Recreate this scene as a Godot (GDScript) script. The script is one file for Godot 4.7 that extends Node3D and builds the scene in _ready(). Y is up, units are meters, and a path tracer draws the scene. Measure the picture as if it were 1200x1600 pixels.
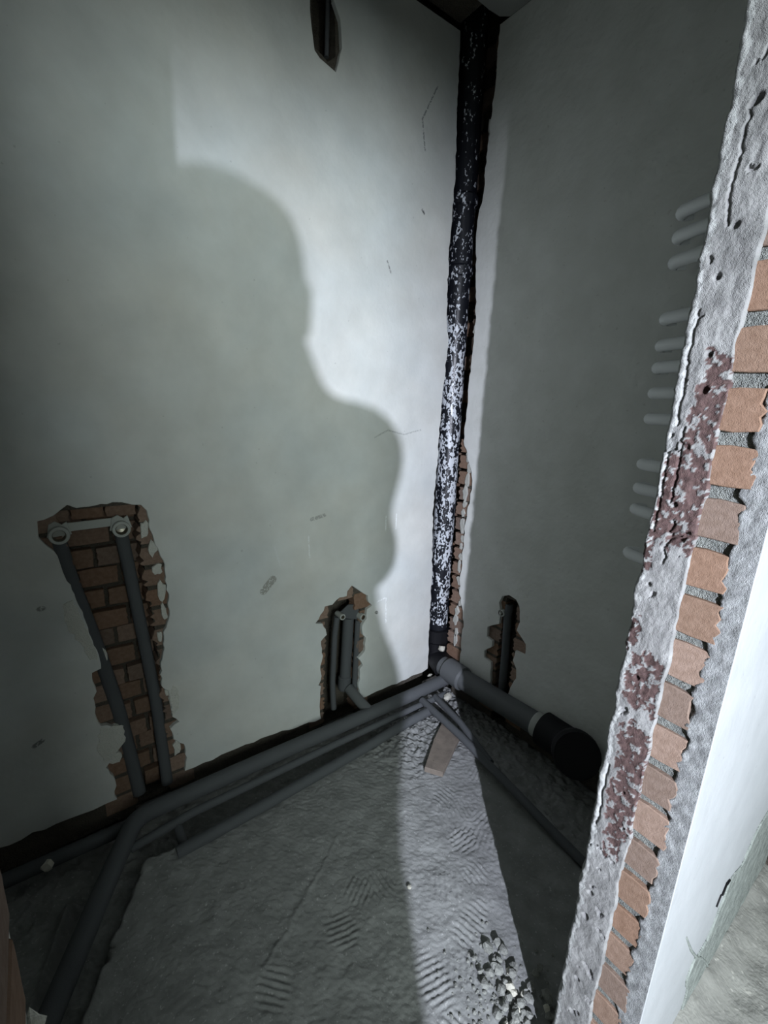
extends Node3D

const CAM := Vector3(-1.613, 1.42, 1.602)
const LAMP := Vector3(-2.18, 1.59, 3.05)
const DOOR_R := -0.846
const DOOR_L := -1.66
const ROOM_Z := 1.283
const HALL_Z := 1.434
const CEIL := 2.855

var rng := RandomNumberGenerator.new()
var M := {}
var counts := {}


func _ready() -> void:
	rng.seed = 7
	set_view()
	make_materials()
	build_back_wall()
	build_right_wall()
	build_front_wall()
	build_floor()
	build_ceiling()
	build_hall()
	build_riser()
	build_floor_pipes()
	build_chase_pipes()
	build_towel_rail()
	build_debris()
	build_work_light()
	build_person()


# ---------------------------------------------------------------- view and light
func set_view() -> void:
	var cam := Camera3D.new()
	cam.name = "camera"
	add_child(cam)
	cam.keep_aspect = Camera3D.KEEP_HEIGHT
	cam.fov = 2.0 * rad_to_deg(atan(800.0 / 720.0))
	cam.near = 0.01
	cam.far = 60.0
	cam.transform = Transform3D(view_basis(), CAM)
	cam.current = true
	var env := Environment.new()
	env.background_mode = Environment.BG_COLOR
	env.background_color = Color(0.02, 0.022, 0.025)
	env.tonemap_mode = Environment.TONE_MAPPER_LINEAR
	env.tonemap_exposure = 1.0
	env.sdfgi_enabled = true
	env.ssao_enabled = true
	env.ssil_enabled = true
	var we := WorldEnvironment.new()
	we.name = "world_environment"
	we.environment = env
	add_child(we)
	# soft light from a hall window out of view, placed to light the shadowed walls
	var win := AreaLight3D.new()
	win.name = "unseen_window_light"
	win.area_size = Vector2(1.2, 1.3)
	win.light_color = Color(0.95, 1.0, 0.985)
	win.light_energy = 10.0
	win.area_range = 20.0
	win.shadow_enabled = true
	win.position = Vector3(-2.18, 1.70, 4.16)
	add_child(win)


func view_basis() -> Basis:
	var yaw := deg_to_rad(37.2)
	var pitch := deg_to_rad(13.2)
	var roll := deg_to_rad(1.8)
	var f := Vector3(sin(yaw) * cos(pitch), -sin(pitch), -cos(yaw) * cos(pitch))
	var r := Vector3(cos(yaw), 0, sin(yaw))
	var u := r.cross(f)
	var r2 := r * cos(roll) + u * sin(roll)
	var u2 := u * cos(roll) - r * sin(roll)
	return Basis(r2, u2, -f)


# ---------------------------------------------------------------- naming
func numbered(called: String) -> String:
	var n: int = counts.get(called, 0)
	counts[called] = n + 1
	return called if n == 0 else "%s_%03d" % [called, n]


func thing(called: String, label: String, category: String, at := Vector3.ZERO, group := "") -> Node3D:
	var o := Node3D.new()
	o.name = numbered(called)
	o.position = at
	o.set_meta("label", label)
	o.set_meta("category", category)
	if group != "":
		o.set_meta("group", group)
	add_child(o, true)
	return o


func structure(called: String, label: String, category: String) -> Node3D:
	var o := thing(called, label, category)
	o.set_meta("kind", "structure")
	return o


func part(called: String, mesh: Mesh, mat: Material, parent: Node, at := Transform3D.IDENTITY) -> MeshInstance3D:
	var o := MeshInstance3D.new()
	o.name = numbered(called)
	o.mesh = mesh
	o.material_override = mat
	o.transform = at
	parent.add_child(o, true)
	return o


# ---------------------------------------------------------------- materials
func noise(freq: float, oct: int, sd: int, kind := FastNoiseLite.TYPE_SIMPLEX_SMOOTH) -> FastNoiseLite:
	var n := FastNoiseLite.new()
	n.noise_type = kind
	n.seed = sd
	n.frequency = freq
	n.fractal_octaves = oct
	n.fractal_gain = 0.55
	return n


func tex_from(n: FastNoiseLite, size: int) -> Image:
	return n.get_seamless_image(size, size)


# two-tone image from noise between the colours a and b, with specks of c
func blotch(size: int, a: Color, b: Color, c: Color, f1: float, f2: float, speck: float, sd: int) -> ImageTexture:
	var i1 := tex_from(noise(f1, 5, sd), size).get_data()
	var i2 := tex_from(noise(f2, 3, sd + 1), size).get_data()
	var out := PackedByteArray()
	out.resize(size * size * 3)
	for i in size * size:
		var t := i1[i] / 255.0
		var col := a.lerp(b, t)
		var g := i2[i] / 255.0
		if g > speck:
			col = col.lerp(c, minf(1.0, (g - speck) * 8.0))
		out[i * 3] = int(clampf(col.r, 0, 1) * 255)
		out[i * 3 + 1] = int(clampf(col.g, 0, 1) * 255)
		out[i * 3 + 2] = int(clampf(col.b, 0, 1) * 255)
	var img := Image.create_from_data(size, size, false, Image.FORMAT_RGB8, out)
	return ImageTexture.create_from_image(img)


func bump_tex(size: int, f1: float, f2: float, mix2: float, sd: int) -> ImageTexture:
	var i1 := tex_from(noise(f1, 4, sd), size).get_data()
	var i2 := tex_from(noise(f2, 3, sd + 5), size).get_data()
	var out := PackedByteArray()
	out.resize(size * size)
	for i in size * size:
		out[i] = int(lerpf(i1[i], i2[i], mix2))
	return ImageTexture.create_from_image(Image.create_from_data(size, size, false, Image.FORMAT_L8, out))


func mat(color: Color, rough: float, tex: Texture2D = null, tile := 1.0, bump: Texture2D = null, bump_cm := 0.0) -> StandardMaterial3D:
	var m := StandardMaterial3D.new()
	m.albedo_color = color
	m.roughness = rough
	m.metallic_specular = 0.3
	if tex or bump:
		m.uv1_triplanar = true
		m.uv1_world_triplanar = true
		m.uv1_scale = Vector3.ONE / tile
	if tex:
		m.albedo_texture = tex
	if bump:
		m.heightmap_enabled = true
		m.heightmap_texture = bump
		m.heightmap_scale = bump_cm
	return m


func make_materials() -> void:
	var rough_bump := bump_tex(1024, 0.012, 0.06, 0.45, 11)
	var fine_bump := bump_tex(1024, 0.03, 0.11, 0.5, 21)
	var coarse_bump := bump_tex(1024, 0.006, 0.03, 0.35, 31)
	var plaster_tex := blotch(1024, Color(0.77, 0.775, 0.755), Color(0.82, 0.825, 0.81), Color(0.73, 0.73, 0.71), 0.006, 0.05, 0.80, 41)
	M.plaster = mat(Color.WHITE, 0.85, plaster_tex, 1.3, coarse_bump, 0.35)
	M.plaster_edge = mat(Color(0.74, 0.74, 0.71), 0.95, null, 0.3, fine_bump, 0.5)
	M.repair = mat(Color(0.83, 0.83, 0.80), 0.95, null, 0.35, fine_bump, 0.5)
	M.masonry = mat(Color(0.34, 0.32, 0.29), 0.95, null, 0.4, rough_bump, 1.0)
	var mortar_tex := blotch(512, Color(0.40, 0.41, 0.40), Color(0.54, 0.55, 0.53), Color(0.68, 0.68, 0.65), 0.02, 0.06, 0.75, 51)
	M.mortar = mat(Color.WHITE, 0.95, mortar_tex, 0.25, fine_bump, 0.5)
	var brick_tex := blotch(1024, Color(0.86, 0.84, 0.82), Color(1, 1, 1), Color(0.93, 0.95, 0.96), 0.012, 0.07, 0.76, 61)
	var cement_tex := blotch(512, Color(0.46, 0.465, 0.455), Color(0.63, 0.635, 0.62), Color(0.74, 0.74, 0.72), 0.02, 0.06, 0.75, 55)
	M.bricks = []
	for c in [Color(0.545, 0.46, 0.405), Color(0.525, 0.435, 0.375), Color(0.57, 0.49, 0.44), Color(0.50, 0.435, 0.395), Color(0.535, 0.435, 0.37)]:
		M.bricks.append(mat(c, 0.9, brick_tex, 0.22, fine_bump, 0.09))
	var hall_tex := blotch(1024, Color(0.615, 0.625, 0.625), Color(0.65, 0.66, 0.66), Color(0.56, 0.57, 0.57), 0.006, 0.03, 0.86, 71)
	M.hall_wall = mat(Color.WHITE, 0.75, hall_tex, 0.9, coarse_bump, 0.15)
	var floor_tex := blotch(1024, Color(0.46, 0.465, 0.46), Color(0.57, 0.575, 0.57), Color(0.66, 0.66, 0.655), 0.008, 0.05, 0.74, 81)
	M.floor = mat(Color.WHITE, 0.9, floor_tex, 0.8, fine_bump, 0.12)
	M.cement = mat(Color(0.97, 1, 0.98), 0.95, cement_tex, 0.5, rough_bump, 0.8)
	M.concrete = mat(Color(0.44, 0.43, 0.41), 0.95, null, 0.5, rough_bump, 0.8)
	M.ceiling = mat(Color(0.70, 0.70, 0.70), 0.9, plaster_tex, 1.3, coarse_bump, 0.3)
	M.foam = mat(Color(0.335, 0.345, 0.355), 0.75, null, 0.12, fine_bump, 0.12)
	M.plastic = mat(Color(0.36, 0.37, 0.375), 0.55)
	M.fitting = mat(Color(0.66, 0.67, 0.65), 0.5)
	M.brass = mat(Color(0.62, 0.60, 0.55), 0.3)
	M.brass.metallic = 0.9
	M.rubber = mat(Color(0.10, 0.10, 0.11), 0.6)
	M.enamel = mat(Color(0.86, 0.87, 0.87), 0.35)
	M.chip = mat(Color(0.80, 0.79, 0.74), 0.9, null, 0.1, fine_bump, 0.3)
	M.stone = mat(Color(1, 1, 0.99), 0.95, cement_tex, 0.15, fine_bump, 0.4)
	var wood_tex := blotch(512, Color(0.43, 0.40, 0.37), Color(0.53, 0.49, 0.45), Color(0.36, 0.33, 0.30), 0.01, 0.02, 0.8, 91)
	M.wood = mat(Color.WHITE, 0.85, wood_tex, 0.3, fine_bump, 0.1)
	M.reveal = mat(Color.WHITE, 0.9, null, 0.18, fine_bump, 0.2)
	M.reveal.vertex_color_use_as_albedo = true
	M.riser = StandardMaterial3D.new()
	M.riser.albedo_texture = riser_texture()
	M.riser.roughness = 0.34
	M.riser.heightmap_enabled = true
	M.riser.heightmap_texture = M.riser.albedo_texture
	M.riser.heightmap_scale = 0.12
	M.tar = mat(Color(0.085, 0.087, 0.10), 0.4, null, 0.1, fine_bump, 0.2)
	M.back_plaster = StandardMaterial3D.new()
	M.back_plaster.albedo_texture = back_wall_texture()
	M.back_plaster.roughness = 0.85
	M.back_plaster.metallic_specular = 0.3
	M.back_plaster.heightmap_enabled = true
	M.back_plaster.heightmap_texture = wall_relief()
	M.back_plaster.heightmap_scale = 0.35
	M.black = mat(Color(0.05, 0.05, 0.055), 0.6)
	M.screen = mat(Color(0.08, 0.08, 0.09), 0.15)
	M.skin = mat(Color(0.80, 0.62, 0.52), 0.6)
	M.hair = mat(Color(0.16, 0.12, 0.10), 0.7)
	M.jacket = mat(Color(0.17, 0.19, 0.22), 0.85, null, 0.1, fine_bump, 0.1)
	M.trousers = mat(Color(0.13, 0.14, 0.17), 0.9, null, 0.1, fine_bump, 0.1)
	M.steel = mat(Color(0.35, 0.36, 0.37), 0.4)
	M.steel.metallic = 0.8
	M.glow = mat(Color(0.9, 0.95, 1.0), 0.4)
	M.glow.emission_enabled = true
	M.glow.emission = Color(0.9, 0.95, 1.0)
	M.glow.emission_energy_multiplier = 3.0
	M.pane = mat(Color(0.85, 0.9, 0.92), 0.3)
	M.pane.emission_enabled = true  # glowing pane of the hall window that stands out of view
	M.pane.emission = Color(0.9, 0.96, 1.0)
	M.pane.emission_energy_multiplier = 1.0
	M.hall_floor = mat(Color(1, 0.99, 0.96), 0.9, cement_tex, 0.9, rough_bump, 0.5)


# black bitumen on the riser, spattered with white plaster: u runs round the pipe, v up it
func riser_texture() -> ImageTexture:
	var w := 256
	var h := 2048
	var a := noise(0.105, 3, 301)
	var b := noise(0.035, 3, 302)
	var out := PackedByteArray()
	out.resize(w * h * 3)
	for y in h:
		var up := (1.0 - float(y) / h) * 2.95
		var cover := -0.52
		if up > 0.30 and up < 0.62:
			cover = -0.10
		elif up < 1.08 and up >= 0.62:
			cover = -0.05
		elif up < 1.55 and up >= 1.08:
			cover = -0.02
		elif up < 1.82 and up >= 1.55:
			cover = -0.12
		elif up < 2.3 and up >= 1.82:
			cover = -0.36
		for x in w:
			var ang := float(x) / w * TAU
			var s := a.get_noise_3d(cos(ang) * 40.0, sin(ang) * 40.0, y * 0.7)
			var q := b.get_noise_3d(cos(ang) * 40.0, sin(ang) * 40.0, y * 0.5)
			var v := s * 0.9 + q * 0.85 + cover
			var t := clampf(v * 14.0 + 0.5, 0.0, 1.0)
			var dark := Color(0.105, 0.11, 0.135)
			var col := dark.lerp(Color(0.80, 0.82, 0.84), t)
			var i := (y * w + x) * 3
			out[i] = int(col.r * 255)
			out[i + 1] = int(col.g * 255)
			out[i + 2] = int(col.b * 255)
	return ImageTexture.create_from_image(Image.create_from_data(w, h, false, Image.FORMAT_RGB8, out))


# the old plaster of the back wall: x from -2.4 to 0.0, y from 0 to 2.9, 2.2 mm to a pixel
func back_wall_texture() -> ImageTexture:
	var w := 1090
	var h := 1320
	var a := noise(0.008, 5, 401).get_image(w, h).get_data()
	var b := noise(0.0035, 4, 402).get_image(w, h).get_data()
	var c := noise(0.09, 2, 403).get_image(w, h).get_data()
	var out := PackedByteArray()
	out.resize(w * h * 3)
	for i in w * h:
		var t := (a[i] - 128) / 255.0
		var q := (b[i] - 128) / 255.0
		var g := 0.79 + t * 0.07
		var wm := q * 0.02
		if c[i] > 232:
			g -= 0.08
		out[i * 3] = int(clampf(g + wm, 0, 1) * 255)
		out[i * 3 + 1] = int(clampf(g + 0.008, 0, 1) * 255)
		out[i * 3 + 2] = int(clampf(g - 0.004 - wm, 0, 1) * 255)
	var img := Image.create_from_data(w, h, false, Image.FORMAT_RGB8, out)
	# chalk strokes, scuffs and hairline cracks
	stroke(img, [Vector2(-0.385, 0.93), Vector2(-0.385, 0.86)], 1, Color(0.9, 0.91, 0.91))
	stroke(img, [Vector2(-0.325, 0.93), Vector2(-0.325, 0.86)], 1, Color(0.9, 0.91, 0.91))
	stroke(img, [Vector2(-0.775, 0.89), Vector2(-0.77, 0.80)], 1, Color(0.88, 0.89, 0.89))
	stroke(img, [Vector2(-0.92, 0.87), Vector2(-0.90, 0.79)], 1, Color(0.82, 0.83, 0.83))
	stroke(img, [Vector2(-0.42, 0.52), Vector2(-0.37, 0.53), Vector2(-0.365, 0.40)], 1, Color(0.88, 0.89, 0.89))
	stroke(img, [Vector2(-0.2, 2.63), Vector2(-0.27, 2.50), Vector2(-0.25, 2.40)], 1, Color(0.52, 0.53, 0.53))
	stroke(img, [Vector2(-0.42, 1.97), Vector2(-0.40, 1.93)], 1, Color(0.5, 0.5, 0.5))
	stroke(img, [Vector2(-0.25, 2.19), Vector2(-0.24, 2.18)], 2, Color(0.4, 0.4, 0.4))
	stroke(img, [Vector2(-0.46, 1.28), Vector2(-0.39, 1.31), Vector2(-0.3, 1.29), Vector2(-0.2, 1.31)], 1, Color(0.66, 0.67, 0.66))
	stroke(img, [Vector2(-0.97, 0.70), Vector2(-0.93, 0.74)], 7, Color(0.60, 0.60, 0.58))
	stroke(img, [Vector2(-0.76, 0.96), Vector2(-0.70, 0.97)], 3, Color(0.64, 0.64, 0.63))
	stroke(img, [Vector2(-0.425, 0.47), Vector2(-0.42, 0.465)], 3, Color(0.42, 0.42, 0.41))
	stroke(img, [Vector2(-1.66, 0.80), Vector2(-1.65, 0.80)], 3, Color(0.55, 0.55, 0.54))
	stroke(img, [Vector2(-1.72, 0.36), Vector2(-1.70, 0.37)], 3, Color(0.5, 0.5, 0.5))
	return ImageTexture.create_from_image(img)


func stroke(img: Image, pts: Array, half: int, col: Color) -> void:
	var n := noise(0.2, 2, 77)
	for k in pts.size() - 1:
		var a: Vector2 = pts[k]
		var b: Vector2 = pts[k + 1]
		var steps := int(a.distance_to(b) * 460.0) + 1
		for s in steps + 1:
			var p := a.lerp(b, float(s) / steps)
			var cx := int((p.x + 2.4) / 2.4 * img.get_width())
			var cy := int((1.0 - p.y / 2.9) * img.get_height())
			for dy in range(-half, half + 1):
				for dx in range(-half, half + 1):
					if n.get_noise_2d(cx + dx, cy + dy) > 0.25 or dx * dx + dy * dy > half * half:
						continue
					var x := clampi(cx + dx, 0, img.get_width() - 1)
					var y := clampi(cy + dy, 0, img.get_height() - 1)
					img.set_pixel(x, y, img.get_pixel(x, y).lerp(col, 0.75))


# relief of the same wall: trowel waves, grain and the seam where two coats of plaster meet
func wall_relief() -> ImageTexture:
	var w := 1090
	var h := 1320
	var a := noise(0.012, 4, 411).get_image(w, h).get_data()
	var b := noise(0.1, 3, 412).get_image(w, h).get_data()
	var seam := noise(0.02, 3, 413)
	var out := PackedByteArray()
	out.resize(w * h)
	for x in w:
		var wx := float(x) / w * 2.4 - 2.4
		var sy := 0.985 + seam.get_noise_1d(x) * 0.05
		var on := 1.0 if wx > -1.30 and wx < -0.45 else 0.0
		for y in h:
			var wy := (1.0 - float(y) / h) * 2.9
			var v := a[y * w + x] * 0.75 + b[y * w + x] * 0.13
			if on > 0 and wy < sy and wy > sy - 0.25:
				v -= 22.0 * (1.0 - (sy - wy) / 0.25)
			out[y * w + x] = clampi(int(v) + 20, 0, 255)
	return ImageTexture.create_from_image(Image.create_from_data(w, h, false, Image.FORMAT_L8, out))


# ---------------------------------------------------------------- mesh helpers
func tri(st: SurfaceTool, a: Vector3, b: Vector3, c: Vector3, n: Vector3, ua := Vector2.ZERO, ub := Vector2.ZERO, uc := Vector2.ZERO) -> void:
	var face := (c - a).cross(b - a)
	var flip := face.dot(n) < 0.0
	st.set_normal(n)
	st.set_uv(ua)
	st.add_vertex(a)
	st.set_normal(n)
	st.set_uv(uc if flip else ub)
	st.add_vertex(c if flip else b)
	st.set_normal(n)
	st.set_uv(ub if flip else uc)
	st.add_vertex(b if flip else c)


func begin() -> SurfaceTool:
	var st := SurfaceTool.new()
	st.begin(Mesh.PRIMITIVE_TRIANGLES)
	return st


# a flat outline in the plane (o, ux, uy) with a thickness behind it; lip > 0 bevels the front edge
func slab(st: SurfaceTool, poly: PackedVector2Array, o: Vector3, ux: Vector3, uy: Vector3, thick: float, lip := 0.0, uv := Transform2D.IDENTITY) -> void:
	var n := ux.cross(uy).normalized()
	if Geometry2D.is_polygon_clockwise(poly):
		poly = poly.duplicate()
		poly.reverse()
	var inner := poly
	if lip > 0.0:
		inner = PackedVector2Array()
		for i in poly.size():
			var a := poly[(i + poly.size() - 1) % poly.size()]
			var b := poly[i]
			var c := poly[(i + 1) % poly.size()]
			var d := ((b - a).normalized() + (c - b).normalized()).normalized()
			inner.append(b + Vector2(-d.y, d.x) * lip)
	var idx := Geometry2D.triangulate_polygon(inner)
	for k in range(0, idx.size(), 3):
		var p := [inner[idx[k]], inner[idx[k + 1]], inner[idx[k + 2]]]
		tri(st, o + ux * p[0].x + uy * p[0].y, o + ux * p[1].x + uy * p[1].y, o + ux * p[2].x + uy * p[2].y, n, uv * p[0], uv * p[1], uv * p[2])
	for i in poly.size():
		var j := (i + 1) % poly.size()
		var e := (poly[j] - poly[i]).normalized()
		var out := (ux * e.y - uy * e.x).normalized()
		var fa := o + ux * inner[i].x + uy * inner[i].y
		var fb := o + ux * inner[j].x + uy * inner[j].y
		var ma := o + ux * poly[i].x + uy * poly[i].y - n * lip
		var mb := o + ux * poly[j].x + uy * poly[j].y - n * lip
		if lip > 0.0:
			var bn := (out + n).normalized()
			tri(st, fa, fb, mb, bn, uv * inner[i], uv * inner[j], uv * poly[j])
			tri(st, fa, mb, ma, bn, uv * inner[i], uv * poly[j], uv * poly[i])
		var ba := o + ux * poly[i].x + uy * poly[i].y - n * thick
		var bb := o + ux * poly[j].x + uy * poly[j].y - n * thick
		tri(st, ma, mb, bb, out, uv * poly[i], uv * poly[j], uv * poly[j])
		tri(st, ma, bb, ba, out, uv * poly[i], uv * poly[j], uv * poly[i])


func box(st: SurfaceTool, lo: Vector3, hi: Vector3) -> void:
	var poly := PackedVector2Array([Vector2(lo.x, lo.y), Vector2(hi.x, lo.y), Vector2(hi.x, hi.y), Vector2(lo.x, hi.y)])
	slab(st, poly, Vector3(0, 0, hi.z), Vector3.RIGHT, Vector3.UP, hi.z - lo.z)
	var p := [Vector3(lo.x, lo.y, lo.z), Vector3(hi.x, lo.y, lo.z), Vector3(hi.x, hi.y, lo.z), Vector3(lo.x, hi.y, lo.z)]
	tri(st, p[0], p[1], p[2], Vector3.FORWARD)
	tri(st, p[0], p[2], p[3], Vector3.FORWARD)


func box_mesh(lo: Vector3, hi: Vector3) -> ArrayMesh:
	var st := begin()
	box(st, lo, hi)
	return st.commit()


func pairs(flat: Array) -> PackedVector2Array:
	var out := PackedVector2Array()
	for i in range(0, flat.size(), 2):
		out.append(Vector2(flat[i], flat[i + 1]))
	return out


# adds points along every edge longer than step and shifts them a little: a broken edge
func ragged(poly: PackedVector2Array, step: float, amp: float, sd: int, closed := false) -> PackedVector2Array:
	var r := RandomNumberGenerator.new()
	r.seed = sd
	var out := PackedVector2Array()
	var last := poly.size() if closed else poly.size() - 1
	for i in last:
		var a := poly[i]
		var b := poly[(i + 1) % poly.size()]
		var n := maxi(1, int(a.distance_to(b) / step))
		var side := Vector2(a.y - b.y, b.x - a.x).normalized()
		for k in n:
			var p := a.lerp(b, float(k) / n)
			if k > 0:
				p += side * r.randf_range(-amp, amp)
			out.append(p)
	if not closed:
		out.append(poly[poly.size() - 1])
	return out


# a tube along a path whose corners are rounded with the given bend radius
func smooth_path(pts: Array, bend: float) -> Array:
	var out := [pts[0]]
	for i in range(1, pts.size() - 1):
		var a: Vector3 = pts[i - 1]
		var b: Vector3 = pts[i]
		var c: Vector3 = pts[i + 1]
		var t := minf(bend, minf(a.distance_to(b), b.distance_to(c)) * 0.45)
		var p := b + (a - b).normalized() * t
		var q := b + (c - b).normalized() * t
		for k in 7:
			var s := k / 6.0
			out.append(p.lerp(b, s).lerp(b.lerp(q, s), s))
	out.append(pts[pts.size() - 1])
	return out


func tube(st: SurfaceTool, path: Array, radius: float, seg := 16, caps := true, radii: Array = []) -> void:
	var n := path.size()
	var rings := []
	var up := Vector3.UP
	for i in n:
		var t: Vector3 = (path[mini(i + 1, n - 1)] - path[maxi(i - 1, 0)]).normalized()
		if i == 0:
			up = Vector3.UP if absf(t.y) < 0.9 else Vector3.RIGHT
		var x := up.cross(t).normalized()
		var y := t.cross(x).normalized()
		up = y
		var r: float = radii[i] if radii.size() == n else radius
		var ring := []
		for k in seg + 1:
			var a := TAU * k / seg
			var d := x * cos(a) + y * sin(a)
			ring.append([path[i] + d * r, d])
		rings.append(ring)
	for i in n - 1:
		for k in seg:
			var q := [rings[i][k], rings[i][k + 1], rings[i + 1][k + 1], rings[i + 1][k]]
			var order := [0, 1, 2, 0, 2, 3]
			var mid: Vector3 = q[0][1] + q[1][1]
			var f: Vector3 = (q[2][0] - q[0][0]).cross(q[1][0] - q[0][0])
			if f.dot(mid) < 0:
				order = [0, 2, 1, 0, 3, 2]
			for o in order:
				st.set_normal(q[o][1])
				st.set_uv(Vector2(float(k) / seg, i))
				st.add_vertex(q[o][0])
	if caps:
		for e in [0, n - 1]:
			var t2: Vector3 = (path[1] - path[0]).normalized() * -1.0 if e == 0 else (path[n - 1] - path[n - 2]).normalized()
			for k in seg:
				tri(st, path[e], rings[e][k][0], rings[e][k + 1][0], t2)


func tube_mesh(path: Array, radius: float, bend := 0.0, seg := 16, caps := true) -> ArrayMesh:
	var st := begin()
	tube(st, smooth_path(path, bend) if bend > 0 else path, radius, seg, caps)
	return st.commit()


# a lathe along an axis from a list of (radius, distance) pairs
func lathe(st: SurfaceTool, at: Vector3, axis: Vector3, prof: Array, seg := 24) -> void:
	var t := axis.normalized()
	var x := (Vector3.UP if absf(t.y) < 0.9 else Vector3.RIGHT).cross(t).normalized()
	var y := t.cross(x)
	for i in prof.size() - 1:
		var a: Vector2 = prof[i]
		var b: Vector2 = prof[i + 1]
		var dn := Vector2(b.y - a.y, a.x - b.x).normalized()
		for k in seg:
			var a0 := TAU * k / seg
			var a1 := TAU * (k + 1) / seg
			var d0 := x * cos(a0) + y * sin(a0)
			var d1 := x * cos(a1) + y * sin(a1)
			var p := [at + d0 * a.x + t * a.y, at + d1 * a.x + t * a.y, at + d1 * b.x + t * b.y, at + d0 * b.x + t * b.y]
			var nn := [(d0 * dn.x + t * dn.y), (d1 * dn.x + t * dn.y), (d1 * dn.x + t * dn.y), (d0 * dn.x + t * dn.y)]
			var order := [0, 1, 2, 0, 2, 3]
			var f: Vector3 = (p[2] - p[0]).cross(p[1] - p[0])
			if f.length() < 1e-9:
				f = (p[3] - p[0]).cross(p[2] - p[0])
			if f.dot(nn[0] + nn[1]) < 0:
				order = [0, 2, 1, 0, 3, 2]
			for o in order:
				st.set_normal(nn[o])
				st.add_vertex(p[o])


# an irregular lump: an octahedron split once, its corners pushed about
func lump(st: SurfaceTool, at: Vector3, size: Vector3, r: RandomNumberGenerator) -> void:
	var v := [Vector3.RIGHT, Vector3.LEFT, Vector3.UP, Vector3.DOWN, Vector3.BACK, Vector3.FORWARD]
	var turn := Basis(Vector3(r.randf() - 0.5, r.randf() - 0.5, r.randf() - 0.5).normalized(), r.randf() * TAU)
	var cache := {}
	var f := func(p: Vector3) -> Vector3:
		var key := p.snapped(Vector3.ONE * 0.01)
		if not cache.has(key):
			cache[key] = p.normalized() * r.randf_range(0.72, 1.15)
		return at + (turn * cache[key]) * size
	for q in [[0, 2, 4], [4, 2, 1], [1, 2, 5], [5, 2, 0], [4, 3, 0], [1, 3, 4], [5, 3, 1], [0, 3, 5]]:
		var a: Vector3 = v[q[0]]
		var b: Vector3 = v[q[1]]
		var c: Vector3 = v[q[2]]
		var ab := (a + b) * 0.5
		var bc := (b + c) * 0.5
		var ca := (c + a) * 0.5
		for w in [[a, ab, ca], [ab, b, bc], [ca, bc, c], [ab, bc, ca]]:
			var p0: Vector3 = f.call(w[0])
			var p1: Vector3 = f.call(w[1])
			var p2: Vector3 = f.call(w[2])
			var nn := (p1 - p0).cross(p2 - p0).normalized()
			if nn.dot((p0 + p1 + p2) / 3.0 - at) < 0:
				nn = -nn
			tri(st, p0, p1, p2, nn)


# a grid of points with colours: rows x columns, smooth normals
func sheet(nu: int, nv: int, fn: Callable) -> ArrayMesh:
	var st := begin()
	st.set_smooth_group(0)
	for j in nv + 1:
		for i in nu + 1:
			var q: Array = fn.call(float(i) / nu, float(j) / nv)
			st.set_color(q[1])
			st.set_uv(Vector2(float(i) / nu, float(j) / nv))
			st.add_vertex(q[0])
	var w := nu + 1
	for j in nv:
		for i in nu:
			var a := j * w + i
			for k in [a, a + 1, a + w + 1, a, a + w + 1, a + w]:
				st.add_index(k)
	st.generate_normals()
	return st.commit()


# a flat broken flake of plaster
func flake(st: SurfaceTool, at: Vector3, ux: Vector3, half_w: float, half_h: float) -> void:
	var p := PackedVector2Array()
	var n := 11
	for k in n:
		var a := TAU * k / n
		var r := rng.randf_range(0.62, 1.15)
		p.append(Vector2(cos(a) * half_w * r, sin(a) * half_h * r))
	slab(st, p, at, ux, Vector3.UP, 0.010, 0.0015)


func along(line: Array, y: float) -> float:
	# x at height y on a polyline given as x, y pairs from top to bottom
	for i in range(0, line.size() - 2, 2):
		if (line[i + 1] >= y and line[i + 3] <= y):
			return lerpf(line[i], line[i + 2], (line[i + 1] - y) / maxf(1e-6, line[i + 1] - line[i + 3]))
	return line[0] if y > line[1] else line[line.size() - 2]


# one brick: a rectangle with a broken end, standing proud of the plane (o, ux, uy)
func brick(parent: Node, mats: Array, x0: float, x1: float, y0: float, y1: float, o: Vector3, ux: Vector3, uy: Vector3, thick: float, jag_left: float, jag_right: float) -> void:
	var p := PackedVector2Array()
	p.append(Vector2(x0 + rng.randf_range(0, 0.002), y0 + rng.randf_range(0, 0.003)))
	p.append(Vector2(lerpf(x0, x1, 0.5), y0 + rng.randf_range(-0.001, 0.001)))
	p.append(Vector2(x1, y0 + rng.randf_range(0, 0.003)))
	if jag_right > 0:
		for k in [0.2, 0.36, 0.5, 0.66, 0.82]:
			p.append(Vector2(x1 + rng.randf_range(-jag_right, jag_right), lerpf(y0, y1, k)))
	p.append(Vector2(x1 - rng.randf_range(0, 0.003), y1 - rng.randf_range(0, 0.003)))
	p.append(Vector2(lerpf(x0, x1, 0.45), y1 + rng.randf_range(-0.001, 0.001)))
	p.append(Vector2(x0, y1 - rng.randf_range(0, 0.003)))
	if jag_left > 0:
		for k in [0.8, 0.62, 0.45, 0.3, 0.15]:
			p.append(Vector2(x0 + rng.randf_range(-jag_left, jag_left), lerpf(y0, y1, k)))
	var st := begin()
	slab(st, p, o + ux.cross(uy) * rng.randf_range(-0.002, 0.002), ux, uy, thick, 0.0015)
	part("brick", st.commit(), mats[rng.randi() % mats.size()], parent)


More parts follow.
